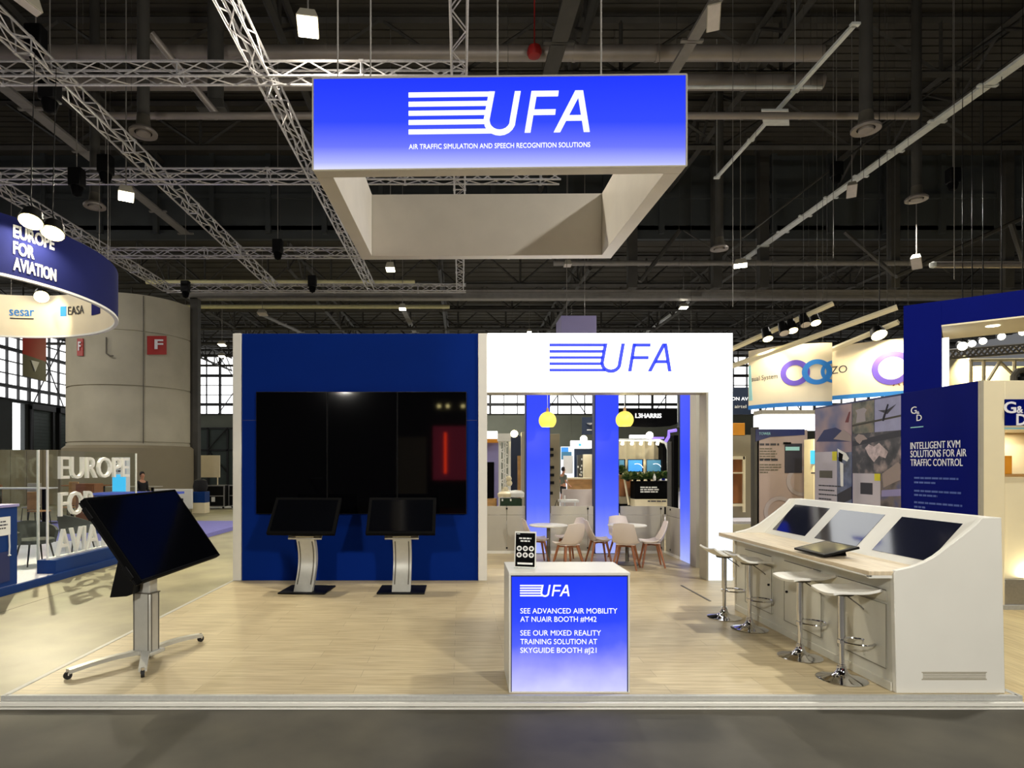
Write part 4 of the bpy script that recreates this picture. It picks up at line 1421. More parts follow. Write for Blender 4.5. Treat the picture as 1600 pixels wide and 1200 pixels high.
simple_chair(-14.4, 20.6, .02, .2, M['partition'], 'pale chair behind the white bar table at left', 1.25)
simple_chair(-13.1, 20.5, .02, -.3, M['tan'], 'light wooden chair at the right of the white bar table', 1.3)
high_table(-13.6, 22.4, FLOOR, 1.5, 1.25, M['brown'], 'brown wooden table behind the word EUROPE')
simple_chair(-12.1, 21.8, FLOOR, .4, M['grey_fabric'], 'dark chair with a tall back beside the brown cabinet', 1.35)
simple_chair(-15.6, 20.4, .02, -.2, M['brown'], 'brown wooden chair at the left end of the white bar table', 1.2)
simple_chair(-12.9, 18.8, .02, 2.9, M['tan'], 'tan wooden chair in front of the white bar table', 1.05)
r = thing('wood_cabinet', 'orange brown wooden cabinet seen through the word EUROPE', 'cabinet', (-11.9, 20, .02))
MB().box(-12.35, -11.75, 19.7, 20.2, .02, 1.28).build('body', M['brown'], r, .01)
MB().box(-12.30, -11.80, 19.68, 19.7, .5, 1.2).build('door', M['brown'], r, .004)
r = thing('lit_stele', 'pale blue info stele behind the glass letter wall', 'info stele', (-9.85, 18, FLOOR))
MB().box(-10.16, -9.74, 17.9, 18.1, FLOOR, 2.1).build('body', M['sign_white'], r, .006)
MB().box(-10.14, -9.76, 17.88, 17.9, 1.06, 1.60).build('lower_print', M['cyan'], r)
lines_of_print(M['ink'], r, (-10.12, 17.878, 1.95), X_, Z_, [.3, .32, .25, .32], .04, .09)
r = thing('curved_bar', 'blue curved bar counter behind the black touchscreen', 'bar counter', (-8.9, 17, .0))
q = MB()
q.sheet(lambda u, v: (-9.9 + 1.95 * u, 16.6 + .5 * math.sin(PI * u), FLOOR + 1.15 * v), 16, 2, .06)
q.build('front', M['europe_blue'], r)
q = MB()
q.prism([(-9.95 + 2.03 * u / 12, 16.5 + .55 * math.sin(PI * u / 12)) for u in range(13)] + [(-7.92, 17.6), (-9.95, 17.6)], (0, 0, 1.06), X_, Y_, Z_ * .06)
q.build('worktop', mat('blue_lacquer_top', (72, 96, 206), .4, 0, .03, 4), r)
q = MB()
for i, u in enumerate((.1, .19, .36, .46, .56, .66)):
    x = -9.9 + 1.95 * u
    q.box(x - .07, x + .07, 16.52 + .5 * math.sin(PI * u) - .02, 16.55 + .5 * math.sin(PI * u), .78, .95)
q.build('badge', M['sign_white'], r)
r = thing('white_board', 'white rounded sign board behind the touchscreen corner', 'sign board', (-11.1, 24.8, FLOOR))
MB().box(-12.4, -10.84, 24.8, 24.9, .1, .92).build('board', M['sign_white'], r, .03)
MB().box(-11.3, -11.2, 24.79, 24.8, .42, .54).build('mark', M['ink'], r)
MB().box(-12.2, -12.1, 24.8, 24.9, FLOOR, .1).box(-11.0, -10.95, 24.8, 24.9, FLOOR, .1).build('foot', M['alu'], r)
r = thing('blue_crate', 'blue crate with a cream lower half beside the flight cases', 'crate', (-10.6, 25.2, FLOOR))
MB().box(-10.95, -10.42, 25, 25.5, .35, .80).build('upper_half', M['europe_blue'], r, .01)
MB().box(-10.95, -10.42, 25, 25.5, FLOOR, .35).build('lower_half', M['cream'], r, .01)
tag(MB().lathe([(.0, 0), (.24, .02), (.29, .2), (.24, .45), (.10, .52), (0, .53)], (-10.7, 25.25, .80), 16).build('black_bag', M['cloth_black']), 'black bag lying on the blue crate', 'bag')


def flight_case(x, y, z, w_, d_, h, label):
    r = thing('flight_case', label, 'flight case', (x, y, z), 0, 'flight cases beside the blue wall')
    MB().box(x - w_ / 2, x + w_ / 2, y - d_ / 2, y + d_ / 2, z + .1, z + h).build('body', M['black'], r, .01)
    q = MB()
    for sx in (-1, 1):
        for sy in (-1, 1):
            q.box(x + sx * w_ / 2 - .025, x + sx * w_ / 2 + .025, y + sy * d_ / 2 - .025, y + sy * d_ / 2 + .025, z + .1, z + h)
    for zz in (z + .11, z + h / 2 + .05, z + h - .02):
        q.box(x - w_ / 2 - .01, x + w_ / 2 + .01, y - d_ / 2 - .012, y - d_ / 2 + .01, zz - .02, zz + .02)
    q.build('metal_edge', M['alu'], r)
    MB().box(x - .08, x + .08, y - d_ / 2 - .015, y - d_ / 2, z + h * .3, z + h * .5).build('catch', M['sign_white'], r)
    for sx in (-1, 1):
        MB().cyl((x + sx * w_ * .4 - .03, y - d_ * .3, z + .05), (x + sx * w_ * .4 + .03, y - d_ * .3, z + .05), .05, seg=10).build('wheel', M['rubber'], r)
    return r


flight_case(-11.2, 28.2, FLOOR, .98, .8, 1.06, 'left of the two black flight cases beside the blue wall')
flight_case(-10.15, 28.6, FLOOR, .98, .8, 1.06, 'right of the two black flight cases, against the blue wall edge')
tag(MB().box(-13.7, -12.55, 32, 32.06, 1.25, 2.4).box(-13.6, -13.55, 32, 32.05, FLOOR, 1.25).box(-12.7, -12.65, 32, 32.05, FLOOR, 1.25).build('cream_screen', M['cream_banner'], None, .01), 'cream screen standing right of the concrete column', 'screen panel')
box_thing('floor_violet', 'violet carpeted floor between the touchscreen and the blue wall', 'carpet', -22, -6.86, 15, 20.5, FLOOR, .02, M['purple_carpet'], 0, None, 'structure')
# ================================================================ people
def skin_mesh(name, joints, edges, m, parent, sub=2, root_i=0):
    """continuous body grown from a skeleton: joints (x, y, z, radius)"""
    bm = bmesh.new()
    lay = bm.verts.layers.skin.verify()
    vs = [bm.verts.new(Vector(j[:3])) for j in joints]
    for a, b in edges:
        bm.edges.new((vs[a], vs[b]))
    for i, (v, j) in enumerate(zip(vs, joints)):
        r = j[3]
        v[lay].radius = r if isinstance(r, tuple) else (r, r)
        v[lay].use_root = (i == root_i)
    me = bpy.data.meshes.new(name)
    bm.to_mesh(me)
    bm.free()
    o = bpy.data.objects.new(name, me)
    COL.objects.link(o)
    me.materials.append(m)
    o.parent = parent
    md = o.modifiers.new('skin', 'SKIN')
    md.use_smooth_shade = True
    sb = o.modifiers.new('subdivision', 'SUBSURF')
    sb.levels = sb.render_levels = sub
    return o


def person(loc, rz, label, top, legs, short=True, elbow=60, sit=False):
    r = thing('person', label, 'person', loc, 0)
    J = [(0, 0, .95, (.13, .10)), (0, 0, 1.10, (.125, .09)), (0, 0, 1.28, (.15, .10)), (0, .01, 1.42, (.13, .085)), (0, .0, 1.50, .055), (0, -.02, 1.56, .055),
         (0, -.025, 1.66, (.075, .092)), (0, -.02, 1.75, (.06, .075))]
    E_ = [(0, 1), (1, 2), (2, 3), (3, 4), (4, 5), (5, 6), (6, 7)]
    ca, sa = math.cos(math.radians(elbow)), math.sin(math.radians(elbow))
    for sx in (-1, 1):
        k = len(J)
        J += [(sx * .17, .01, 1.40, .055), (sx * .215, .02, 1.13, .042), (sx * .2, .02 - .25 * sa, 1.13 - .25 * ca, .032), (sx * .195, .02 - .33 * sa, 1.13 - .33 * ca, (.035, .022)), (sx * .19, .02 - .41 * sa, 1.13 - .41 * ca, (.03, .014))]
        E_ += [(3, k), (k, k + 1), (k + 1, k + 2), (k + 2, k + 3), (k + 3, k + 4)]
        k = len(J)
        J += [(sx * .09, 0, .86, .085), (sx * .10, -.01, .50, .055), (sx * .10, .02, .30, .05), (sx * .10, .03, .09, .036), (sx * .105, -.05, .035, (.04, .03)), (sx * .11, -.14, .025, (.038, .02))]
        E_ += [(0, k), (k, k + 1), (k + 1, k + 2), (k + 2, k + 3), (k + 3, k + 4), (k + 4, k + 5)]
    skin_mesh('body', J, E_, M['skin'], r)
    Jt = [(0, 0, .93, (.14, .11)), (0, 0, 1.10, (.14, .105)), (0, 0, 1.28, (.165, .115)), (0, .01, 1.42, (.145, .098)), (0, 0, 1.485, .07)]
    Et = [(0, 1), (1, 2), (2, 3), (3, 4)]
    for sx in (-1, 1):
        k = len(Jt)
        Jt += [(sx * .175, .01, 1.40, .068), (sx * .21, .02, 1.20, .056)]
        Et += [(3, k), (k, k + 1)]
        if not short:
            Jt += [(sx * .215, .02, 1.12, .052), (sx * .2, .02 - .24 * sa, 1.13 - .24 * ca, .042)]
            Et += [(k + 1, k + 2), (k + 2, k + 3)]
    skin_mesh('shirt', Jt, Et, top, r)
    Jl = [(0, 0, .98, (.145, .112)), (0, 0, .9, (.15, .115))]
    El = [(0, 1)]
    for sx in (-1, 1):
        k = len(Jl)
        Jl += [(sx * .09, 0, .82, .098), (sx * .10, -.01, .54, .075)]
        El += [(1, k), (k, k + 1)]
        if not short:
            Jl += [(sx * .10, .02, .30, .06), (sx * .10, .03, .10, .055)]
            El += [(k + 1, k + 2), (k + 2, k + 3)]
    skin_mesh('trousers', Jl, El, legs, r)
    q = MB()
    q.lathe([(0, .115), (.05, .105), (.083, .06), (.093, .0), (.085, -.05), (.06, -.08)], (0, .0, 1.70), 16)
    for v in q.bm.verts:
        if v.co.y < -.03 and v.co.z < 1.74:
            v.co.y = -.03
    q.build('hair', M['hair'], r, local=True)
    q = MB()
    q.lathe([(0, .012), (.012, 0), (.0, -.02)], (0, -.118, 1.655), 8)
    for sx in (-1, 1):
        q.lathe([(0, .007), (.009, 0), (0, -.007)], (sx * .03, -.108, 1.675), 8)
        q.lathe([(0, .03), (.014, 0), (0, -.03)], (sx * .085, -.02, 1.655), 8)
    q.build('face_features', M['skin'], r, local=True)
    for sx in (-1, 1):
        q = MB()
        q.box(sx * .105 - .045, sx * .105 + .045, -.16, .06, 0, .06)
        q.build('shoe', M['cloth_black'], r, .02, local=True)
    return place(r, loc, rz)


# ================================================================ stands seen through the portal
box_thing('floor_far_stand', 'pale platform of the stands behind the portal', 'platform floor', 1.2, 22, 20.5, 44, FLOOR, .0, M['white_carpet'], 0, None, 'structure')
p = P(880, 0, 28)
person((p.x, 28, 0), math.radians(120), 'person in a grey shirt and black shorts standing behind the portal', M['shirt_grey'], M['cloth_black'], True, 55)
p = P(927, 0, 27)
person((p.x + .1, 27, 0), math.radians(-100), 'person in black partly hidden by the middle blue column', M['cloth_black'], M['cloth_black'], False, 30)
p = P(222, 0, 23)
person((p.x, 23, FLOOR - .08), math.radians(60), 'person in dark clothes near the foot of the concrete column', M['cloth_black'], M['cloth_black'], False, 70)


def panel(name, label, cat, px0, px1, py0, py1, Y, d, m, bevel=.01, group=None, floor=False):
    a, b = P(px0, py1, Y), P(px1, py0, Y)
    return box_thing(name, label, cat, a.x, b.x, Y, Y + d, (0 if floor else a.z), b.z, m, bevel, group)


def part_box(name, parent, px0, px1, py0, py1, Y, d, m, bevel=.004, floor=False):
    a, b = P(px0, py1, Y), P(px1, py0, Y)
    return MB().box(a.x, b.x, Y - d, Y, (0 if floor else a.z), b.z).build(name, m, parent, bevel)


# left opening: lilac stand, white tower, navy wall, planter
r = thing('lilac_stand', 'lilac stand wall with a dark doorway behind the portal', 'stand wall', P(772, 800, 24))
part_box('wall_panel', r, 745, 781, 692, 800, 24, .3, M['purple_wall'], floor=True)
part_box('doorway', r, 758, 772, 722, 800, 23.69, .02, M['black_matt'], floor=True)
part_box('fascia', r, 745, 777, 674, 686, 23.6, .1, M['light_white'])
part_box('orange_band', r, 745, 778, 686, 692, 23.65, .2, M['orange'])
r = thing('white_tower', 'slim white lattice tower with a spotlight at the left opening', 'tower', P(789, 800, 23.0))
q = MB()
for px in (781, 787, 790, 796):
    q.cyl(P(px, 678, 23), Vector((P(px, 0, 23).x, 23, 0)), .05 if px in (781, 796) else .03, seg=8)
for i in range(14):
    a = P(781 if i % 2 else 796, 680 + i * 8, 23)
    b = P(796 if i % 2 else 781, 688 + i * 8, 23)
    q.tube([a, b], .025, 6)
q.build('lattice', M['sign_white'], r)
part_box('cap_panel', r, 777, 797, 678, 690, 22.9, .3, M['sign_white'])
pl = P(803, 676, 22.8)
MB().cyl(pl, pl + Vector((0, -.12, -.05)), .1, .14, 14).build('lamp_head', M['lens_warm'], r)
MB().tube([P(797, 680, 22.9), pl], .03, 6).build('arm', M['sign_white'], r)
for px, py in ((795, 748), (796, 755), (790, 765), (793, 770), (788, 768)):
    MB().lathe([(0, .11), (.08, .08), (.11, 0), (.08, -.08), (0, -.11)], P(px, py, 22.6), 10).build('globe', M['cream'], r)
panel('navy_wall', 'dark navy stand wall behind the white tower', 'stand wall', 797, 817, 680, 790, 25, .4, M['navy'], floor=True)
panel('beige_pillar', 'narrow beige pillar left of the left blue column', 'pillar', 815, 823, 675, 800, 22, .3, M['partition'], floor=True)
panel('wooden_board', 'brown narrow wooden panel before the dark navy wall', 'panel', 809, 815, 712, 790, 23.5, .2, M['tan'], floor=True)
r = thing('green_planter', 'dark green planter box in the left opening', 'planter', P(797, 800, 21.6))
part_box('box', r, 781, 813, 778, 800, 21.4, .6, M['moss'], .01, True)
for px in (785, 798):
    part_box('badge', r, px - 1.2, px + 1.2, 779.5, 783, 20.79, .01, M['sign_white'])
tag(MB().lathe([(0, .0), (.28, .02), (.30, .16), (.2, .24), (0, .26)], P(806, 777.5, 21.1), 20).build('white_cushion', M['sign_white']), 'white round cushion lying on the green planter box', 'cushion')
tag(MB().lathe([(0, .0), (.26, .02), (.28, .14), (.18, .20), (0, .22)], P(790, 777.5, 21.1), 20).build('cream_cushion', M['cream']), 'cream round cushion lying on the green planter box', 'cushion')
r = thing('tan_armchair', 'tan leather armchair edge at the far left of the opening', 'armchair', P(760, 810, 21))
MB().sheet(lambda u, v: (P(757, 0, 21).x + .38 * math.cos(PI * u), 21 - .35 * math.sin(PI * u), .3 + .45 * v), 14, 3, .08).build('backrest', M['tan'], r)
MB().lathe([(0, .28), (.33, .28), (.35, .40), (0, .44)], (P(757, 0, 21).x, 21.0, 0), 20).build('seat', M['tan'], r)
for a in range(4):
    MB().cyl((P(757, 0, 21).x + .25 * math.cos(a * PI / 2 + .7), 21 + .25 * math.sin(a * PI / 2 + .7), 0), (P(757, 0, 21).x + .2 * math.cos(a * PI / 2 + .7), 21 + .2 * math.sin(a * PI / 2 + .7), .29), .02, seg=8).build('leg', M['black'], r)

# middle opening
panel('cream_pillar', 'tall beige pillar right of the left blue column', 'pillar', 858.5, 874.5, 678, 810, 24, .5, M['beige_wall'], floor=True)
r = thing('product_rack', 'row of small black devices mounted on the beige pillar', 'device rack', P(862, 740, 23.9))
for py in (700, 709, 728, 740, 752, 768):
    part_box('device', r, 858.6, 863 + (py % 3), py, py + 4.5, 23.98, .15, M['black'])
r = thing('lit_map_wall', 'glowing pale blue map panel behind the grey shirted person', 'lit panel', P(886, 800, 31))
part_box('panel', r, 876, 896, 698, 800, 31, .2, M['light_cool'], floor=True)
part_box('upper_print', r, 877, 888, 699, 709, 30.79, .02, M['tv_blue'])
part_box('dark_print', r, 877, 893, 706, 718, 30.78, .02, M['tv_teal'])
part_box('pale_print', r, 880, 895, 712, 740, 30.77, .02, M['sign_white'])
r = thing('lit_header', 'small white lit header sign between the blue columns', 'lit sign', P(906, 696, 30))
MB().cyl(P(893, 690, 29.8), Vector((P(893, 0, 29.8).x, 29.8, 12.56)), .006, seg=5).build('wire', M['steel'], r)
part_box('box', r, 891, 921, 689, 701, 30, .5, M['light_white'])
MB().cyl(P(912, 686, 29.6), P(912, 686, 29.4), .15, .17, 18).build('lamp', M['lens'], r)
part_box('mark', r, 904, 908, 693, 697, 29.49, .02, M['cyan'])
panel('dark_shelf_wall', 'dark green display wall behind the wooden counter', 'display wall', 897, 929, 700, 800, 31.5, .4, M['navy'], floor=True)
r = thing('glass_shelf', 'grey display shelf full of small items beside the map panel', 'shelf', P(904, 800, 30.6))
part_box('cabinet', r, 901, 912, 711, 800, 30.7, .3, M['steel'], floor=True)
random.seed(5)
for i in range(9):
    px, py = 902 + 8 * random.random(), 714 + 30 * random.random()
    part_box('item', r, px, px + 1.6, py, py + 3, 30.39, .06, random.choice([M['sign_white'], M['cream'], M['tray']]))
panel('cream_divider', 'cream wall panel between the two front blue columns', 'panel', 912.5, 930, 710, 800, 30, .3, M['cream'], floor=True)
r = thing('wooden_counter', 'light brown wooden counter behind the grey shirted person', 'counter', P(905, 790, 28.6))
part_box('front', r, 886, 925, 748, 790, 28.8, .5, M['tan'], .01, True)
part_box('worktop', r, 884, 926, 746, 748.5, 28.9, .7, M['cream'], .01)
r = thing('white_sofa', 'white curved sofa in front of the wooden counter', 'sofa', P(905, 790, 25))
q = MB()
cx_ = P(905, 0, 25.2).x
q.sheet(lambda u, v: (cx_ + .62 * math.cos(PI * (-.05 + 1.1 * u)), 25.3 - .45 * math.sin(PI * (-.05 + 1.1 * u)), .12 + .78 * v), 18, 3, .14)
q.build('backrest', M['chair_shell'], r)
MB().lathe([(0, .1), (.5, .1), (.52, .35), (.48, .42), (0, .43)], (cx_, 25.4, 0), 24).build('seat', M['chair_shell'], r)
MB().box(cx_ - .4, cx_ + .4, 25.2, 25.6, 0, .1).build('plinth', M['black'], r)
r = thing('white_desk', 'small white trestle table left of the white sofa', 'table', P(882, 800, 22.5))
part_box('tabletop', r, 872, 900, 780, 783.5, 22.5, .6, M['sign_white'])
for px in (875, 881, 897):
    part_box('leg', r, px, px + 2, 774 if px == 881 else 783, 812, 22.3, .08, M['sign_white'], floor=True)
r = thing('shoulder_bag', 'black shoulder bag beneath the small white trestle table', 'bag', P(870, 792, 22))
MB().lathe([(0, 0), (.16, .02), (.18, .2), (.1, .36), (0, .38)], Vector((P(870, 0, 22).x, 22, .0)), 12).build('pouch', M['cloth_black'], r)
MB().tube([(P(870, 0, 22).x - .1, 22, .3), (P(870, 0, 22).x, 22, .62), (P(870, 0, 22).x + .1, 22, .3)], .02, 6).build('strap', M['cloth_black'], r)
r = thing('dark_banner', 'dark teal hanging banner left of the middle blue column', 'banner', P(920, 670, 33))
MB().cyl(P(912, 652, 33.02), Vector((P(912, 0, 33).x, 33.02, 12.56)), .006, seg=5).build('wire', M['steel'], r)
part_box('cloth', r, 909, 930, 652, 679, 33, .05, M['navy'])
q = MB().lathe([(.0, 0), (.16, .05), (.2, .1)], P(922, 664, 32.9), 10)
q.build('emblem', M['sign_white'], r)
part_box('print', r, 917, 929, 671, 672.5, 32.94, .01, M['sign_white'])

# right opening: black fascia stand with lit wall and televisions
r = thing('black_stand', 'curved stand with a black lettered fascia and lit beige wall', 'exhibition stand', P(1005, 800, 27))
q = MB()
def fas(u, v):
    px = 964.5 + 96 * u
    lo = 664.5 + 3 * math.sin(PI * u) - (3.5 if u > .85 else 0) * ((u - .85) / .15)
    return P(px, lo + (638 - lo) * v, 25.5 + 2 * u)
q.sheet(fas, 12, 2, .15)
q.build('fascia', M['black_matt'], r)
a, b = P(991.5, 653.2, 25.8), P(1032, 653.2, 26.6)
text('L3HARRIS', M['text_white'], r, a + Vector((0, -.12, 0)), b - a, Z_, (b - a).length, 6.8 * 26 / FPX, .02, .02)
q = MB()
q.sheet(lambda u, v: P(964 + 72 * u, 800 - 112 * v, 28.2 + .12 * abs(math.sin(PI * u * 5))), 60, 1, .05)
q.build('lit_wall', M['cream'], r)
q = MB()
pts = [P(964, 687.5, 27.4), P(1030, 687.5, 27.4), P(1040, 692, 27.4), P(1044, 702, 27.4), P(1045, 800, 27.4)]
for k in range(4):
    pass
q.tube(pts, .06, 8)
q.build('silver_arch', M['tray'], r)
q = MB()
q.prism([(p.x, p.z) for p in (P(1030, 691, 27.6), P(1038, 694, 27.6), P(1042, 704, 27.6), P(1042, 800, 27.6), P(1035.5, 800, 27.6), P(1035.5, 700, 27.6))], (0, 27.6, 0), X_, Z_, Y_ * .6)
q.build('black_return', M['black_matt'], r)
for k, px in enumerate((973, 988, 1002, 1016, 1028)):
    pp = P(px, 690, 27.2)
    hd = MB().cyl(pp, pp + Vector((0, .08, -.12)), .05, .07, 10).build('spot_head', M['lens'], r)
    lamp('wall_washer', 'SPOT', pp + Vector((0, .2, -.2)), P(px, 770, 28.2), 60, (1, .86, .66), .05, 70, .7, parent=r)
r2 = thing('header_light', 'white lit header bar under the black lettered fascia', 'lit sign', P(1000, 683, 26.5))
part_box('bar', r2, 983, 1012, 680, 685, 26.5, .2, M['light_white'])
part_box('led', r2, 1012, 1036, 683, 686, 26.5, .15, M['led_violet'])
q = MB()
q.tube([P(1040, 690, 26.4), P(1045, 682, 26.4), P(1045, 674, 26.4), P(1057, 672, 26.4)], .07, 6)
q.build('led_line', M['led_violet'], r2)
MB().cyl(P(1015, 680, 26.2), P(1015, 680, 26.0), .15, seg=14).build('lamp', M['lens'], r2)
for px0, px1, m_, lab in ((966, 976.5, 'tv_teal', 'leftmost television on the lit beige wall behind the plants'), (980.5, 1004.5, 'tv_blue', 'television with a bright blue picture above the plants'), (1009.5, 1033.5, 'tv_teal', 'television with a blue green picture above the plants')):
    r = thing('television', lab, 'television', P((px0 + px1) / 2, 730, 28), 0, 'televisions on the lit beige wall')
    part_box('housing', r, px0, px1, 717.5, 738, 27.95, .08, M['black'])
    part_box('picture', r, px0 + 1.2, px1 - 1.2, 718.8, 736.5, 27.865, .01, M[m_])
    if px0 > 980:
        q = MB()
        c_ = P(px1 - 9, 734, 27.85)
        q.sheet(lambda u, v: c_ + Vector((.26 * math.cos(.3 + 1.7 * u) * (1 + .12 * v), 0, .26 * math.sin(.3 + 1.7 * u) * (1 + .12 * v))), 10, 1, .008)
        q.build('graphic', M['light_cool'], r)
# hedge of potted plants on the black counter
r = thing('planter_counter', 'black counter with pale lettering below the row of plants', 'counter', P(1016, 800, 24))
part_box('front', r, 985, 1049, 751.5, 778.5, 24, .6, M['black_matt'], .01)
part_box('base', r, 984, 1049.5, 778.5, 790, 24.05, .7, M['cream'], .01)
part_box('foot_box', r, 984, 1049.5, 790, 806, 24.05, .6, M['black_matt'])
o = P(1000.5, 762.5, 23.39)
lines_of_print(M['sign_white'], r, o, X_, Z_, [.64, .70, .66], .05, .085, .01)
o = P(1012, 784, 23.34)
lines_of_print(M['ink'], r, o, X_, Z_, [.7], .045, .1, .01)
random.seed(11)
k_ = 0
for px in range(968, 1050, 11):
    k_ += 1
    c_ = P(px + 2, 752, 23.75) if px > 978 else P(px + 2, 741.8, 24.4)
    r = thing('potted_plant', 'leafy green plant in the row on the black counter, number %s from its left' % ('one two three four five six seven eight nine ten eleven twelve'.split()[k_ - 1]), 'plant', c_, 0, 'plants on the black counter')
    lf = MB()
    for j in range(90):
        a = random.random() * 2 * PI
        el = random.random() * 1.3
        d = Vector((math.cos(a) * math.cos(el), math.sin(a) * math.cos(el), math.sin(el)))
        L = random.uniform(.18, .40)
        b0 = c_ + Vector((0, 0, .06)) + d * L * .3
        tip = c_ + Vector((0, 0, .06)) + d * L
        sd_ = d.cross(Vector((random.random() - .5, random.random() - .5, 1))).normalized() * .07
        mid = (b0 + tip) / 2 + Vector((0, 0, .02))
        lf.m(0 if random.random() < .75 else 1)
        lf.hexa([b0, mid + sd_, tip, mid - sd_, b0 + Vector((0, 0, .008)), mid + sd_ + Vector((0, 0, .01)), tip + Vector((0, 0, .004)), mid - sd_ + Vector((0, 0, .01))])
    lf.build('leaves', [M['leaf'], M['leaf_light']], r, smooth=False)
    MB().lathe([(.06, 0), (.09, .12), (.08, .12)], c_, 12).build('pot', M['black'], r)
tag(MB().lathe([(.05, 0), (.06, .02), (.055, .16), (.025, .21), (.025, .26), (0, .26)], P(1022.5, 751, 23.5), 14).build('white_bottle', M['sign_white']), 'white bottle standing among the plants on the black counter', 'bottle')
r = thing('folded_cloth', 'white and blue folded cloth on the black counter', 'cloth')
MB().sheet(lambda u, v: P(1030 + 13 * u, 751 - 5 * math.sin(PI * u) * (.6 + .4 * math.sin(9 * u)) * v, 23.42 + .02 * v), 10, 2, .05).build('folds', M['sign_white'], r)
MB().sheet(lambda u, v: P(1034 + 5 * u, 750.5 - 3 * v, 23.36), 3, 1, .03).build('blue_print', M['gd_blue'], r)
r = thing('wooden_stand', 'brown wooden stand with a pale leaning rod beside the plants', 'wooden stand', P(975, 800, 24.2))
part_box('body', r, 964, 983, 742, 775, 24.6, .4, M['brown'], .01)
part_box('drawer', r, 964, 981, 775, 786, 24.5, .5, M['beige_wall'], .01)
part_box('foot', r, 964, 981, 786, 806, 24.5, .4, M['black_matt'])
MB().tube([P(974.5, 741, 24), P(982.5, 789, 23.9)], .04, 6).build('rod', M['cream'], r)
panel('olive_pillar', 'dark olive pillar right of the planted black counter', 'pillar', 1048.5, 1053, 690, 800, 21, .4, M['steel'], floor=True)
panel('black_pillar', 'tall black pillar right of the planted black counter', 'pillar', 1053, 1060, 680, 800, 20.8, .4, M['black_matt'], floor=True)
r = thing('dark_hanging_sign', 'slim dark hanging sign left of the right blue column', 'hanging sign', P(1061, 640, 24))
MB().cyl(P(1061, 615, 23.9), Vector((P(1061, 0, 23.9).x, 23.9, 15.96)), .006, seg=5).build('wire', M['steel'], r)
part_box('panel', r, 1058, 1064, 612, 668, 24, .3, M['navy'])
part_box('lit_line', r, 1058.3, 1059, 630, 660, 23.69, .02, M['tray'])

# seen right of the columns: navy board with white words, orange case, olive wall
r = thing('navy_board', 'navy board with white words hanging behind the lit portal leg', 'hanging sign', P(1125, 630, 24))
for px in (1080, 1165):
    MB().cyl(P(px, 608, 23.95), Vector((P(px, 0, 23.95).x, 23.95, 15.96)), .006, seg=5).build('wire', M['steel'], r)
part_box('board', r, 1075, 1171, 606, 648, 24, .15, M['navy'])
a = P(1084, 625.5, 23.84)
text('GLOBAL AVIATION AV', M['text_white'], r, a, X_, Z_, P(1169, 0, 23.84).x - a.x, 5 * 24 / FPX, .01, .015)
a = P(1090, 637.5, 23.84)
text('ETC', M['sign_white'], r, a, X_, Z_, P(1099, 0, 23.84).x - a.x, 4 * 24 / FPX, .01, .015)
a = P(1148, 637.5, 23.84)
text('airtel', M['sign_white'], r, a, X_, Z_, P(1166, 0, 23.84).x - a.x, 5 * 24 / FPX, .01, .0)
panel('orange_case', 'orange box on the olive cabinet seen left of the portal leg', 'box', 1083, 1106, 669, 681, 22, .5, M['orange'])
panel('orange_case', 'orange box on the olive cabinet right of the portal leg', 'box', 1142, 1164, 661, 681, 22, .5, M['orange'])
r = thing('olive_cabinet', 'tall olive cabinet behind the lit portal leg', 'cabinet', P(1125, 800, 22.6))
part_box('body', r, 1076, 1174, 681, 800, 22.6, .6, M['beige_wall'], floor=True)
part_box('shelf_frame', r, 1140, 1162, 713, 718, 21.99, .1, M['cream'])
part_box('shelf_frame', r, 1159, 1163, 713, 800, 21.99, .1, M['cream'])
part_box('dark_recess', r, 1140, 1159, 718, 786, 21.99, .03, M['brown'])
part_box('shelf', r, 1140, 1159, 738, 740, 21.96, .1, M['cream'])
part_box('shelf', r, 1140, 1159, 787, 791, 21.96, .1, M['cream'])
part_box('door_edge', r, 1090, 1093, 681, 800, 21.99, .05, M['cream'])

# ================================================================ right neighbours
def gp(Y, z, off=0):
    return Vector((7.0 - off, Y, z))


root = thing('photo_wall', 'long blue wall with printed photos and white lettering at right', 'stand wall', (7.0, 10, FLOOR))
YA, YBk, HG = 8.3, 12.15, 3.0
yc = 690 and 7.0 * FPX / (1408 - CX)            # where the photo half meets the blue half
MB().box(7.0, 7.12, YA + .125, yc, FLOOR, HG).box(6.997, 6.9999, YA + .002, yc, FLOOR, HG).build('blue_half', M['gd_blue'], root, .003)
MB().box(7.0, 7.12, yc, YBk, FLOOR, HG).build('photo_half', M['poster_navy'], root, .003)


def g_at(px, py):
    Y = 7.0 * FPX / (px - CX)
    return Vector((7.0, Y, EYE + (HY - py) * Y / FPX))


def g_rect(name, px0, px1, z0, z1, m, off=.004):
    y0, y1 = 7.0 * FPX / (px1 - CX), 7.0 * FPX / (px0 - CX)
    return MB().box(7.0 - off, 7.0 + .002, y0, y1, z0, z1).build(name, m, root, smooth=False)


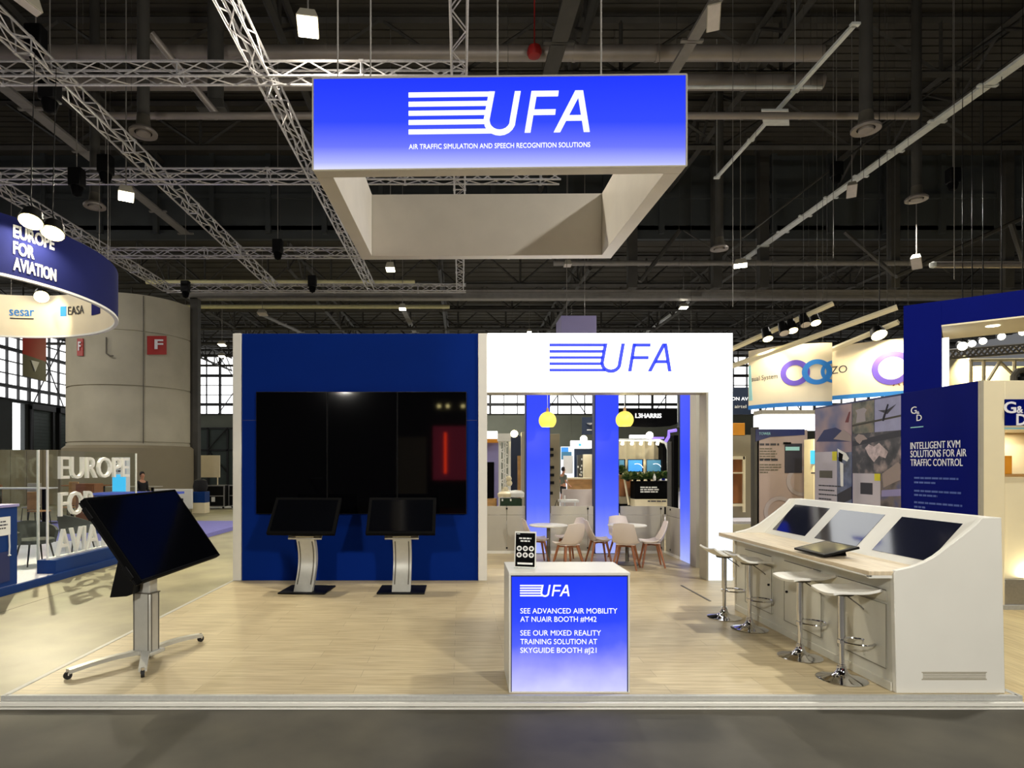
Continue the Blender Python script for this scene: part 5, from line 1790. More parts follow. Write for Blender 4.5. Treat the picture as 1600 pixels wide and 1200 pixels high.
random.seed(2)
g_rect('printed_photo', 1274, 1331, 2.10, 2.97, collage_mat('sky_print', [(70, 90, 140), (150, 130, 140), (190, 160, 160)], 1.6, 2))
g_rect('printed_photo', 1332, 1366, 2.42, 2.97, collage_mat('tower_print', [(30, 34, 40), (110, 110, 100), (150, 130, 110)], 5, 5))
g_rect('printed_photo', 1367, 1408, 2.42, 2.97, mat('pale_sky_print', (150, 152, 190), .5))
g_rect('printed_photo', 1332, 1408, 1.72, 2.42, collage_mat('aerial_print', [(20, 24, 36), (70, 70, 80), (200, 180, 180)], 3, 6))
g_rect('printed_photo', 1308, 1331, 1.0, 2.10, collage_mat('cctv_print', [(40, 60, 110), (110, 120, 150), (60, 60, 70)], 3, 3))
g_rect('printed_photo', 1376, 1408, .9, 1.72, collage_mat('control_print', [(40, 40, 56), (120, 110, 110), (70, 80, 140)], 4, 5))
g_rect('info_sheet', 1274, 1308, 1.02, 2.12, M['sheet_print'], .006)
g_rect('info_sheet', 1333, 1376, .92, 1.72, M['sheet_print'], .006)
g_rect('yellow_tab', 1301, 1308, 1.95, 2.12, mat('yellow_print', (214, 206, 40), .5), .008)
g_rect('yellow_tab', 1367, 1376, 1.60, 1.72, M['orange'] and bpy.data.materials['yellow_print'], .008)
g_rect('device_print', 1281, 1301, 1.62, 1.76, M['silver_dark'], .008)
g_rect('device_print', 1345, 1364, 1.36, 1.56, M['ink'], .008)
for px0, z, ws in ((1280, 1.46, [.7, .5, .6, .4]), (1346, 1.16, [.45, .3])):
    Y0 = 7.0 * FPX / (px0 - CX)
    lines_of_print(M['ink'], root, (6.992, Y0, z), -Y_, Z_, ws, .022, .085, .003)
def g_poly(name, pts, m, off=.007):
    """printed shape given in photo pixels on the wall plane"""
    q = MB()
    ps = [g_at(*p) for p in pts]
    q.prism([(-p.y, p.z) for p in ps], (7.0 - off, 0, 0), -Y_, Z_, X_ * .006)
    return q.build(name, m, root, smooth=False)


g_poly('tail_print', [(1276, 690), (1288, 672), (1306, 668), (1322, 676), (1330, 690)], M['poster_navy'])
g_poly('wing_print', [(1303, 686), (1318, 671), (1330, 680), (1331, 690)], M['mauve'], .009)
g_poly('fin_print', [(1321, 660), (1327, 644), (1329, 643), (1326, 660)], M['red_print'], .009)
g_poly('camera_print', [(1309, 701), (1322, 708), (1327, 716), (1324, 721), (1310, 714)], M['sign_white'])
g_poly('camera_lens_print', [(1311, 706), (1318, 710), (1316, 722), (1311, 720)], M['black_matt'], .009)
g_poly('mast_print', [(1313, 722), (1318, 724), (1318, 760), (1314, 760)], M['sign_white'])
g_poly('skyline_print', [(1309, 772), (1331, 760), (1331, 780), (1309, 790)], M['ink'])
g_poly('terminal_print', [(1352, 700), (1358, 694), (1366, 698), (1374, 692), (1388, 706), (1384, 716), (1374, 712), (1366, 722), (1358, 712)], M['terminal'])
g_poly('apron_print', [(1336, 684), (1342, 678), (1350, 680), (1356, 686), (1348, 688), (1344, 694), (1339, 690)], M['mauve'])
g_poly('railing_print', [(1332, 664), (1408, 648), (1408, 651), (1332, 667)], M['steel'])
g_poly('tower_print', [(1338, 661), (1340, 646), (1337, 641), (1350, 637), (1355, 640), (1352, 646), (1353, 658)], M['faint_arc'])
g_poly('dark_sky_print', [(1332, 690), (1408, 672), (1408, 682), (1332, 698)], M['ink'], .006)
g_poly('desk_print', [(1379, 740), (1404, 722), (1407, 726), (1407, 750), (1381, 762)], M['mauve'])
g_poly('window_print', [(1378, 766), (1408, 764), (1408, 775), (1378, 776)], M['purple_wall'])
# plane silhouette on the pale sky photo
Y0 = 7.0 * FPX / (1387 - CX)
q = MB()
q.tube([(6.99, Y0 + .10, 2.60), (6.99, Y0 - .02, 2.86)], [.02, .012], 6)
q.prism([(-.22, .10), (.0, .02), (.20, .16), (.0, .09)], (6.994, Y0, 2.68), -Y_, Z_, X_ * -.004)
q.build('plane_print', M['ink'], root)


def g_text(s, px0, px1, py, cap, m, bold=0):
    a, b = g_at(px0, py), g_at(px1, py)
    Ym = (a.y + b.y) / 2
    a.x = 6.998
    z = EYE + (HY - py) * a.y / FPX
    return text(s, m, root, (6.992, a.y, z), -Y_, Z_, a.y - b.y, cap * a.y / FPX, .004, bold)


g_text('G', 1424, 1433, 647, 11, M['print_white'])
g_text('&', 1433.3, 1437.5, 647.3, 4.6, M['print_white'])
g_text('D', 1433, 1441, 657.8, 9.6, M['print_white'])
g_rect('underline', 1423, 1443, 2.438, 2.453, M['teal_print'])
g_text('INTELLIGENT KVM', 1423.5, 1501, 702, 10.5, M['print_white'])
g_text('SOLUTIONS FOR AIR', 1423.5, 1511, 714.5, 10.5, M['print_white'])
g_text('TRAFFIC CONTROL', 1423.5, 1505, 728, 10.5, M['print_white'])
for py, ws in ((748, (1429, 1498)), (755, (1429, 1462)), (768, (1429, 1502)), (774.5, (1429, 1465)), (786, (1429, 1504)), (793, (1429, 1446))):
    a, b = g_at(ws[0], py), g_at(ws[1], py)
    lines_of_print(M['faint_print'], root, (6.996, a.y, a.z), -Y_, Z_, [a.y - b.y], .028, .1, .003)

# ---- white front with niche and sign, facing the aisle
root = thing('niche_wall', 'white stand front with a lit niche and square letter sign at right edge', 'stand wall', (8.2, 8.3, FLOOR))
x1 = 9.6
nx0, nx1 = (1567 - CX) * YA / FPX, 9.2
nz0, nz1 = EYE + (HY - 905) * YA / FPX, EYE + (HY - 672) * YA / FPX
MB().box(7.0, nx0, YA - .03, YA + .12, FLOOR, HG).box(nx0, x1, YA - .03, YA + .12, nz1, HG).box(nx1, x1, YA - .03, YA + .12, FLOOR, nz1).build('front_panel', M['cream'], root, .004)
MB().box(6.988, 7.03, YA - .04, YA - .0, FLOOR, HG).build('corner_profile', M['frame_grey'], root)
MB().box(nx0, nx1, YA - .03, YA + .12, FLOOR + .07, nz0).build('niche_plinth', M['alu'], root, .003)
MB().box(nx0 - .04, nx1, YA - .06, YA + .12, FLOOR, FLOOR + .07).build('kick_plate', M['alu_dark'], root, .003)
MB().box(nx0, nx1, YA + .7, YA + .75, nz0 - .05, nz1).build('niche_back', M['cream'], root)
MB().box(nx0 - .02, nx0, YA + .1, YA + .75, nz0 - .05, nz1).build('niche_side', M['cream'], root)
MB().box(nx0, nx1, YA + .1, YA + .75, nz1, nz1 + .03).build('niche_top', M['white'], root)
MB().box(nx0, nx1, YA + .1, YA + .75, nz0 - .05, nz0).build('niche_floor', M['white'], root)
za, zb = EYE + (HY - 741) * YA / FPX, EYE + (HY - 712) * YA / FPX
MB().box(nx0, nx0 + .17, YA + .05, YA + .5, za, zb).build('wood_block', M['orange'], root, .004)
MB().box(nx0, nx1, YA + .02, YA + .3, nz0, za).build('lit_counter_front', M['cream'], root, .003)
MB().box(nx0, nx1, YA - .0, YA + .5, za - .03, za).build('niche_counter', M['tan'], root)
sx0 = (1566 - CX) * YA / FPX
z0_, z1_ = EYE + (HY - 665) * YA / FPX, EYE + (HY - 624.5) * YA / FPX
MB().box(sx0, sx0 + .56, YA - .05, YA - .03, z0_, z1_).build('letter_plate', M['gd_blue'], root, .002)
MB().box(sx0, sx0 + .56, YA - .04, YA - .03, z0_ - .05, z0_ - .03).build('teal_line', M['teal_print'], root)
text('G', M['print_white'], root, P(1568.5, 645, YA - .055), X_, Z_, 19 * YA / FPX, 17 * YA / FPX, .006, .02)
text('&', M['print_white'], root, P(1588.5, 645, YA - .055), X_, Z_, 10 * YA / FPX, 10.5 * YA / FPX, .006, .02)
text('D', M['print_white'], root, P(1588, 664, YA - .055), X_, Z_, 16 * YA / FPX, 17 * YA / FPX, .006, .02)
lamp('niche_uplight', 'AREA', (nx0 + .35, YA - .0, nz0 + .02), (nx0 + .3, YA + .05, 1.5), 9, (1, .9, .6), .12, parent=root)
lamp('niche_downlight', 'AREA', (nx0 + .6, YA + .4, nz1 - .02), (nx0 + .6, YA + .4, 0), 6, (1, .85, .6), .2, parent=root)
box_thing('floor_right', 'warm oak floor of the right hand neighbour stand', 'floor', 4.53, 12, 4.9, 16, FLOOR, FLOOR + .01, M['stand_floor'], 0, None, 'structure')

# ---- tall blue frame behind the photo wall
root = thing('entrance_arch', 'tall royal blue open frame with a lit cream soffit at right', 'frame', (8.4, 11.5, FLOOR))
fa, fb = Vector((8.285, 11.5, 0)), Vector((8.285 + 2.6, 11.5 - 2.13, 0))
uf = (fb - fa).normalized()
nf = Vector((uf.y, -uf.x, 0)) * -1            # away from the camera
if nf.y < 0:
    nf = -nf


def fz(py, s):
    p_ = fa + uf * s
    return EYE + (HY - py) * p_.y / FPX


zt, zo = 4.845, 4.405
s_open = .56
def fbox(s0, s1, d0, d1, z0, z1):
    a, b = fa + uf * s0, fa + uf * s1
    return [a + nf * d0 + Z_ * z0, b + nf * d0 + Z_ * z0, b + nf * d1 + Z_ * z0, a + nf * d1 + Z_ * z0, a + nf * d0 + Z_ * z1, b + nf * d0 + Z_ * z1, b + nf * d1 + Z_ * z1, a + nf * d1 + Z_ * z1]


MB().hexa(fbox(0, s_open, 0, .32, FLOOR, zt)).build('left_post', M['gd_blue'], root, .004)
MB().hexa(fbox(s_open, 4.2, 0, .32, zo, zt)).build('lintel', M['gd_blue'], root, .004)
MB().hexa(fbox(s_open, 4.2, .0, 1.5, zo - .03, zo)).build('soffit', M['cream'], root, .002)
MB().hexa(fbox(s_open + .0, s_open + .10, .5, .62, FLOOR, 4.25)).build('white_post', M['light_white'], root, .002)
for s_, d_ in ((1.28, .5), (2.35, .45)):
    c_ = fa + uf * s_ + nf * d_ + Z_ * (zo - .035)
    MB().cyl(c_, c_ + Z_ * .03, .10, seg=20).build('downlight', M['lens'], root)
    lamp('soffit_light', 'SPOT', c_ - Z_ * .03, c_ - Z_ * 3, 120, (1, .84, .6), .08, 120, .5, parent=root)

# things seen through that frame
r = thing('cream_truss', 'cream lattice frame with diagonal bars seen through the blue frame', 'lattice frame', P(1560, 600, 17))
q = MB()
for a, b in (((1515, 563), (1600, 562)), ((1517, 563), (1517, 605)), ((1537, 563), (1537, 605)), ((1585, 563), (1585, 605)), ((1562, 565), (1547, 590)), ((1562, 565), (1583, 585)), ((1547, 590), (1537, 605)), ((1517, 603), (1600, 603))):
    q.tube([P(a[0], a[1], 17), P(b[0], b[1], 17)], .045, 6)
q.build('lattice', M['cream'], r)
panel('yellow_wall', 'warm yellow lit wall far behind the cream lattice frame', 'stand wall', 1455, 1640, 572, 700, 21, .3, M['cream'])
panel('beige_box', 'beige box wall behind the blue frame opening', 'stand wall', 1460, 1515, 556, 574, 20.5, .3, M['partition'], floor=True)
lamp('stand_wash', 'AREA', P(1540, 560, 20), P(1540, 600, 21), 220, (1, .82, .42), .8)
r = thing('machine_hood', 'dark curved machine part above the white front at right edge', 'machine', P(1592, 590, 14))
q = MB()
q.tube([P(1584, 600, 14), P(1584, 588, 14), P(1590, 580, 14), P(1602, 578, 14)], .07, 8)
q.build('hood_rim', M['silver_dark'], r)
MB().lathe([(0, .1), (.18, .08), (.24, 0), (.22, -.2), (0, -.22)], P(1600, 590, 14.1), 16).build('body', M['black'], r)
r = thing('stage_truss', 'tangled brown stage truss with cables seen through the blue frame', 'truss', P(1530, 552, 19))
q = MB()
random.seed(4)
for i in range(16):
    a = P(1465 + i * 9, 562 - i * .9, 19)
    b = P(1476 + i * 9, 548 - i * .6, 19)
    q.tube([a, b], .03, 5)
    q.tube([b, P(1485 + i * 9, 561 - i * .9, 19)], .03, 5)
for dy in (0, 13):
    q.tube([P(1463, 562 - dy, 19), P(1640, 548 - dy, 19)], .04, 5)
q.build('lattice', M['tray_dim'], r)
for px, py, lab in ((1504, 541, 'leftmost of three glaring spots seen through the blue frame'), (1519, 537, 'middle of three glaring spots seen through the blue frame'), (1536, 533, 'right of three glaring spots seen through the blue frame'),
                    (1565, 526, 'small glaring spot right of the three in the blue frame opening'), (1598, 519, 'glaring spot at the right picture edge inside the blue frame')):
    c_ = P(px, py, 15)
    spot_head('stand_spotlight', lab, c_, c_ + Vector((-.5, -1, -.4)), M['lens'], .085 if px != 1504 else .11, group='spots seen through the blue frame', hang=(c_.x, c_.y, 15.96))

# ---- two curved banners with rings
def curved_banner(label, px0, Y0, px1, Y1, z0, z1, bulge):
    a, b = P(px0, 0, Y0), P(px1, 0, Y1)
    a.z = b.z = 0
    u = (b - a)
    n = Vector((u.y, -u.x, 0)).normalized()
    if n.y > 0:
        n = -n
    r = thing('curved_banner', label, 'hanging banner', (a + b) / 2 + Z_ * z0)

    def at(s, z, off=0):
        return a + u * s + n * (bulge * math.sin(PI * s) + off) + Z_ * z
    q = MB()
    q.sheet(lambda s, v: at(s, z0 + (z1 - z0) * v), 24, 2, .03)
    q.build('cloth', M['cream_banner'], r, ang=60)
    q = MB()
    q.sheet(lambda s, v: at(s, z0 - .01 + .11 * v, .01), 24, 1, .05)
    q.build('blue_hem', M['blue_ring'], r, ang=60)
    for s in (.1, .9):
        c_ = at(s, z1 - .02)
        MB().cyl(c_, (c_.x, c_.y, 15.96), .004, seg=5).build('wire', M['steel'], r)
    return r, at, u.length


def ring_print(r, at, L, s, z, ro, ri, m, s_max=1.0, off=.022):
    q = MB()
    n = 48
    A = []
    for k in range(n):
        t = 2 * PI * k / n
        A.append((at(min(s_max, s + ro * math.cos(t) / L), z + ro * math.sin(t), off), at(min(s_max, s + ri * math.cos(t) / L), z + ri * math.sin(t), off)))
    V = [(q.v(a), q.v(b), q.v(a + Vector((0, -.012, 0))), q.v(b + Vector((0, -.012, 0)))) for a, b in A]
    for k in range(n):
        c, d = V[k], V[(k + 1) % n]
        q.f([c[2], d[2], d[3], c[3]])
        q.f([c[0], c[1], d[1], d[0]])
        q.f([c[0], d[0], d[2], c[2]])
        q.f([c[1], c[3], d[3], d[1]])
    q.build('ring_print', m, r)


r, at, L = curved_banner('left cream curved banner printed with violet and blue rings', 1170, 17.5, 1300, 16.3, 3.46, 5.12, .35)
for px, ro, ri, m_ in ((1247, .345, .21, 'purple_ring'), (1279, .335, .21, 'blue_ring'), (1303.5, .3, .22, 'blue_ring')):
    ring_print(r, at, L, (px - 1170) / 130, 4.35, ro, ri, M[m_], 1.0, .022 + (.004 if px == 1279 else 0))
text('isual System', M['ink'], r, (0, 0, 0), X_, Z_, L * .36, .13, .008, .0, warp=lambda a, b, c: at(.03 + a / L, 4.24 + b, .022 + c))
q = MB()
q.sheet(lambda u, v: at(.005 + .05 * u * (1 - .5 * v), 3.7 + 1.0 * v, .02), 4, 6, .012)
q.build('teal_wave', M['teal_print'], r)
r, at, L = curved_banner('right cream curved banner with black letters and a violet ring', 1262, 17.4, 1440, 15.4, 3.66, 5.10, .2)
def s_of(px):
    best = min(range(0, 201), key=lambda i: abs(at(i / 200, 0).x / at(i / 200, 0).y * FPX + CX - px))
    return best / 200
ring_print(r, at, L, s_of(1394), 4.36, .43, .295, M['purple_ring'])
text('EIZO', M['ink'], r, (0, 0, 0), X_, Z_, L * (s_of(1324) - s_of(1287)), .20, .008, .0, warp=lambda a, b, c: at(s_of(1287) + a / L, 4.36 + b, .022 + c))
text('AT', M['brown'], r, (0, 0, 0), X_, Z_, .3, .13, .008, .02, warp=lambda a, b, c: at(s_of(1395) + a / L, 3.9 + b, .022 + c))
for px, py, lab, pw in ((1200, 530, 'leftmost lit spot on the rail above the left ringed banner', 150), (1226, 521, 'unlit spot between lit ones above the left ringed banner', 0), (1239, 517, 'second lit spot on the rail above the left ringed banner', 60),
                        (1259, 508, 'small unlit spot on the rail above the ringed banners', 0), (1275, 505, 'rightmost lit spot on the rail above the left ringed banner', 90)):
    c_ = P(px, py, 16.2)
    t_ = P(px - 2, 590, 16.9)
    spot_head('rail_spotlight', lab, c_, c_ + Vector((0, -.5, -1)), M['lens_warm'] if pw else M['lens_dim'], .13, pw, 80, (1, .86, .58), 'spots on the light rail', c_ + Z_ * .4, beam=t_)
c_ = P(1374, 524, 15.4)
spot_head('rail_spotlight', 'glaring warm spot above the right ringed banner', c_, c_ + Vector((0, -.7, -1)), M['lens_warm'], .19, 260, 100, (1, .86, .55), 'spots on the light rail', (c_.x, c_.y, 15.96), beam=P(1374, 580, 16.3))
for px0, py0, px1, py1, Y0, Y1, lab in ((1120, 556, 1302, 474, 17.4, 16.0, 'beige light rail with spots above the left ringed banner'), (1130, 577, 1402, 480, 17.0, 14.5, 'second beige light rail running towards the blue frame'), (1300, 546, 1404, 503, 16.6, 15.2, 'short beige light rail above the right ringed banner')):
    r = thing('light_rail', lab, 'light rail', P((px0 + px1) / 2, (py0 + py1) / 2, (Y0 + Y1) / 2))
    a, b = P(px0, py0, Y0), P(px1, py1, Y1)
    MB().tube([a, b], .07, 4).build('rail', M['cream'], r)
    for t_ in (.5, .95):
        c_ = a.lerp(b, t_)
        MB().cyl(c_, (c_.x, c_.y, 15.96), .004, seg=5).build('hanger', M['steel'], r)

# ---- below the left banner: lit header, poster, narrow cream cabinet
r = thing('tower_poster', 'mauve poster with a navy head and a control tower photo', 'poster', P(1219, 800, 15))
part_box('backing', r, 1180, 1258, 672, 870, 15, .1, M['mauve'], .004, True)
part_box('side', r, 1173, 1180, 668, 870, 15.1, .2, M['steel'], .004, True)
q = MB()
o = P(1180.5, 690, 14.895)
k = 15 / FPX
q.prism([(0, 0), (.35, .11), (76 * k, .16), (76 * k, .30), (0, .30)], o, X_, Z_, Y_ * -.01)
q.build('navy_head', M['poster_navy'], r)
a = P(1186, 679.5, 14.88)
text('TOWER', M['teal_print'], r, a, X_, Z_, 18 * k, 4 * k, .006, 0)
for s, py, wd in (('Tower Windows', 696, 30), ('Full Windows', 720, 28)):
    a = P(1187, py, 14.89)
    lines_of_print(M['ink'], r, a, X_, Z_, [wd * k], .05, .1, .004)
for py, ws in ((700, [.3, .4, .42, .38, .4]), (725, [.52, .52, .46, .2])):
    lines_of_print(M['silver_dark'], r, P(1187, py + 2, 14.89), X_, Z_, ws, .028, .062, .004)
part_box('tower_photo', r, 1226, 1253, 693, 739, 14.89, .01, M['ink'])
part_box('tower_cab', r, 1227, 1249, 698, 704, 14.875, .01, M['teal_print'])
part_box('tower_roof', r, 1224, 1236, 691, 694, 14.87, .01, M['black_matt'])
for cx__, cy__, ro in ((1218, 800, .38), (1252, 752, .36)):
    q = MB()
    c_ = P(cx__, cy__, 14.89)
    nn_ = 36
    pts_o = [(ro * math.cos(PI * .0 + PI * 2 * i / nn_), ro * math.sin(PI * 2 * i / nn_)) for i in range(nn_)]
    for i in range(nn_):
        j = (i + 1) % nn_
        if c_.x + max(pts_o[i][0], pts_o[j][0]) > P(1258, 0, 14.89).x:
            continue
        q.prism([pts_o[i], pts_o[j], (pts_o[j][0] * .75, pts_o[j][1] * .75), (pts_o[i][0] * .75, pts_o[i][1] * .75)], c_, X_, Z_, Y_ * -.006)
    q.build('pale_arc', M['faint_arc'], r)
r = thing('lit_box_header', 'glowing white header box under the left ringed banner', 'lit box', P(1224, 660, 15.6))
part_box('lower_box', r, 1177, 1275, 650, 673, 15.6, .5, M['light_white'], .01)
part_box('upper_rim', r, 1177, 1275, 643, 649, 15.5, .45, M['partition'], .01)
r = thing('cream_cabinet', 'narrow cream cabinet with a cyan screen between poster and photo wall', 'cabinet', P(1266, 800, 14.2))
part_box('body', r, 1256, 1276, 687, 870, 14.4, .4, M['cream'], .01, True)
part_box('screen', r, 1266, 1273, 704, 725, 13.99, .02, M['cyan'])
part_box('mark', r, 1267, 1275, 738, 740, 13.99, .01, M['ink'])
lamp('cabinet_glow', 'AREA', P(1262, 680, 13.4), P(1264, 760, 14.0), 16, (1, .85, .5), .2)
# ================================================================ stage trusses under the roof
HT = 7.0 + EYE


def truss(p0, p1, s, label, pitch=.46, rr=.024):
    p0, p1 = Vector(p0), Vector(p1)
    r = thing('stage_truss', label, 'truss', (p0 + p1) / 2, 0)
    d = (p1 - p0)
    L = d.length
    u = d / L
    a = u.cross(Z_).normalized() if abs(u.z) < .9 else X_
    b = u.cross(a).normalized()
    h = s / 2
    cs = [p0 + a * h + b * h, p0 - a * h + b * h, p0 - a * h - b * h, p0 + a * h - b * h]
    for c in cs:
        MB().tube([c, c + d], rr, 6).build('chord', M['truss'], r)
    q = MB()
    n = max(2, int(L / pitch))
    for f in range(4):
        c0, c1 = cs[f], cs[(f + 1) % 4]
        for i in range(n):
            x0, x1 = u * (L * i / n), u * (L * (i + 1) / n)
            if i % 2:
                q.tube([c0 + x0, c1 + x1], rr * .55, 4, caps=False)
            else:
                q.tube([c1 + x0, c0 + x1], rr * .55, 4, caps=False)
    for i in range(0, n + 1, 7):
        x = u * (L * i / n)
        for f in range(4):
            q.tube([cs[f] + x - u * .04, cs[f] + x + u * .04], rr * 1.5, 6)
            q.tube([cs[f] + x, cs[(f + 1) % 4] + x], rr * .7, 4, caps=False)
    q.build('lacing', M['truss'], r)
    return r


Y1, Y2, Y3, Y4 = 10.95, 14.85, 20.2, 24.2
SX = .26
truss((-11.5, Y1, HT), (.1, Y1, HT), SX, 'nearest silver lattice truss running across at upper left')
truss((-14.5, Y2, HT), (2.4, Y2, HT), SX, 'second silver lattice truss across, level with the bottom of the hanging sign')
truss((-11.7, Y3, HT), (3.0, Y3, HT), SX, 'third silver lattice truss across, above the round concrete column')
truss((-11.6, Y4, HT), (.2, Y4, HT), SX, 'farthest silver lattice truss across, just over the blue wall')
truss((-3.52, 5.0, HT + .02), (-3.52, Y4, HT + .02), SX, 'silver lattice truss receding beside the left edge of the hanging sign')
truss((-7.3, 7.0, HT + .02), (-7.3, Y4, HT + .02), SX, 'silver lattice truss receding from the left picture edge')
truss((-11.6, 12.0, HT + .02), (-11.6, Y4, HT + .02), SX, 'dim lattice truss receding above the ring banner')
truss((-.03, 5.5, HT + .02), (-.03, Y4, HT + .02), SX, 'silver lattice truss receding straight behind the hanging sign')


def hoist(px, py, Y, label):
    c = P(px, py, Y)
    r = thing('chain_hoist', label, 'chain hoist', c, 0)
    MB().box(c.x - .16, c.x + .16, c.y - .12, c.y + .12, c.z - .22, c.z + .22).build('motor', M['black'], r, .03)
    MB().cyl(c + Z_ * .2, (c.x, c.y, 15.96 if c.y < 28 else 12.56), .012, seg=5).build('chain', M['tray_dim'], r)
    MB().lathe([(.0, -.45), (.10, -.4), (.14, -.25), (.13, -.2)], c, 12).build('chain_bag', M['black_matt'], r)


hoist(78, 140, 11.2, 'black chain hoist on the crossing of the two upper left trusses')
hoist(56, 60, 11.5, 'black chain hoist hanging high at the upper left')
hoist(165, 258, 14.6, 'black chain hoist on the second truss over the ring banner')
hoist(120, 278, 14.6, 'black chain hoist on the second truss near its left crossing')
hoist(434, 385, 20.0, 'black chain hoist on the third truss above the blue wall')
hoist(488, 440, 24.0, 'black chain hoist on the farthest truss above the blue wall')
hoist(290, 448, 24.0, 'black chain hoist at the left end of the farthest truss')
hoist(1307, 265, 19, 'chain hoist on a wire at the upper right, near a bright light strip')
hoist(1489, 275, 18, 'chain hoist on a wire at the far upper right')
for px, Y, z0, lab in ((78, 10.95, 9.0, 'thin wire dropping to the nearest cross truss'), (172, 20.2, 9.0, 'thin wire dropping to the third truss by its left end'), (1302, 17.0, 7.6, 'thin wire dropping past the chain hoist to the ringed banners'), (1491, 15.0, 6.4, 'thin wire dropping to the blue frame at right'), (1145, 16.0, 6.0, 'thin wire dropping behind the portal right edge')):
    x = (px - CX) * Y / FPX
    tag(MB().cyl((x, Y, z0), (x, Y, 15.96), .008, seg=5).build('hanging_wire', M['tray_dim']), lab, 'wire')

# ================================================================ ducts, pipes, trays
def along(name, label, cat, p0, p1, r_, m, seg=16, collars=0):
    p0, p1 = Vector(p0), Vector(p1)
    root = thing(name, label, cat, (p0 + p1) / 2)
    MB().cyl(p0, p1, r_, seg=seg).build('tube', m, root)
    u = (p1 - p0).normalized()
    for i in range(1, collars):
        c = p0.lerp(p1, i / collars)
        MB().cyl(c - u * .04, c + u * .04, r_ * 1.08, seg=seg).build('collar', m, root)
    for t_ in (.04, .5, .96):
        c = p0.lerp(p1, t_)
        MB().cyl(c, (c.x, c.y, 15.96 if c.y < 27.9 else 12.56), .006, seg=4).build('hanger', M['steel'], root)
    return root


ZD = 13.0
along('air_duct', 'big galvanised round duct across the hall, the upper one above the sign', 'duct', (-17, 16.6, ZD), (9.75, 16.6, ZD), .20, M['duct'], 20, 12)
along('air_duct', 'big galvanised round duct across the hall, the lower one behind the sign', 'duct', (-17, 17.85, ZD), (10.5, 17.85, ZD), .22, M['duct'], 20, 12)
along('pipe', 'slim pale pipe running under the lower big duct', 'pipe', (2, 17.5, ZD - .36), (10.3, 17.5, ZD - .36), .05, M['tray'], 8)
along('pipe', 'long horizontal pale pipe crossing behind the hanging sign', 'pipe', (-9.2, 15.6, 10.74), (11.6, 15.6, 10.74), .085, M['duct'], 12, 14)
along('pipe', 'cream pipe across the hall just behind the farthest truss', 'pipe', (-13, 25.4, 9.45), (-1.9, 25.4, 9.45), .09, M['pipe_yellow'], 10, 9)
along('pipe', 'cream pipe across the hall below the long cross beam', 'pipe', (-15, 33, 10.40), (-.6, 33, 10.40), .11, M['pipe_yellow'], 10, 9)
along('pipe', 'thin cream pipe low in the far ceiling above the blue wall', 'pipe', (-12, 40, 10.2), (4, 40, 10.2), .08, M['pipe_yellow'], 8)
along('pipe', 'horizontal grey pipe across the far right above the ringed banners', 'pipe', (4, 26.5, 10.6), (26, 26.5, 10.6), .12, M['tray_dim'], 10, 6)


def tray(label, px0, py0, px1, py1, H, w_, m, segs=1, name='cable_tray'):
    """straight tray at height H over the eye through two photo points"""
    a, b = P(px0, py0, FPX * H / (HY - py0)), P(px1, py1, FPX * H / (HY - py1))
    r = thing(name, label, 'cable tray', (a + b) / 2)
    d = (b - a)
    u = d.normalized()
    s_ = u.cross(Z_).normalized() * w_ / 2
    for i in range(segs):
        p0, p1 = a + d * (i / segs) + u * .03, a + d * ((i + 1) / segs) - u * .03
        q = MB()
        q.hexa([p0 - s_, p0 + s_, p1 + s_, p1 - s_, p0 - s_ + Z_ * .07, p0 + s_ + Z_ * .07, p1 + s_ + Z_ * .07, p1 - s_ + Z_ * .07])
        q.build('section', m, r)
    for i in range(segs + 1):
        c = a + d * (i / segs)
        q = MB()
        c0_, c1_ = c - u * .05, c + u * .05
        q.hexa([c0_ - s_ * 1.9, c0_ + s_ * 1.9, c1_ + s_ * 1.9, c1_ - s_ * 1.9] + [x + Z_ * .05 for x in (c0_ - s_ * 1.9, c0_ + s_ * 1.9, c1_ + s_ * 1.9, c1_ - s_ * 1.9)])
        if i in (0, segs // 2, segs) and not 16.3 < c.y < 18.2:
            q.cyl(c, (c.x, c.y, 15.96 if c.y < 27.9 else 12.56), .006, seg=4)
        q.build('hanger', m, r)
    return r


tray('bright cable tray receding from the right edge towards the lit flood lamp', 1640, 66, 1165, 405, 9.5, .26, M['tray'], 9)
tray('slim bright cable tray at right that carries the square white plate', 1336, 40, 1120, 279, 9.5, .10, M['tray'], 3)
tray('grey trunking receding into the hanging sign top right corner', 1150, -50, 960, 270, 9.5, .26, M['tray_dim'], 4)
tray('wide dark trunking receding above the hanging sign', 905, -40, 850, 150, 10, .38, M['steel'], 2)
tray('grey trunking receding at far upper left over the ring banner', -60, 86, 290, 366, 9.5, .34, M['tray_dim'], 5)
tray('pale trunking receding above the lit portal header', 1080, 470, 992, 532, 9.5, .2, M['tray'], 4)
tray('dim trunking receding above the blue wall at left', 408, 492, 470, 520, 9.0, .3, M['tray_dim'], 2)
tray('dim trunking receding above the middle of the blue wall', 628, 480, 648, 520, 9.4, .3, M['tray_dim'], 2)
c = P(1212, 185, 16.2)
tag(MB().hexa([c + Vector(v) for v in ((-.55, -.35, 0), (.15, -.35, 0), (.55, .35, 0), (-.15, .35, 0), (-.55, -.35, .05), (.15, -.35, .05), (.55, .35, .05), (-.15, .35, .05))]).build('white_plate', M['tray']), 'square white plate on the slim cable tray at upper right', 'plate')
c = P(835, 82, 16.0)
tag(MB().lathe([(0, -.16), (.16, -.1), (.2, 0), (.16, .14), (0, .16)], c, 14).cyl(c, (c.x, c.y, 15.96), .02, seg=5).build('red_hooter', M['red']), 'small red alarm horn under the roof above the hanging sign', 'alarm horn')


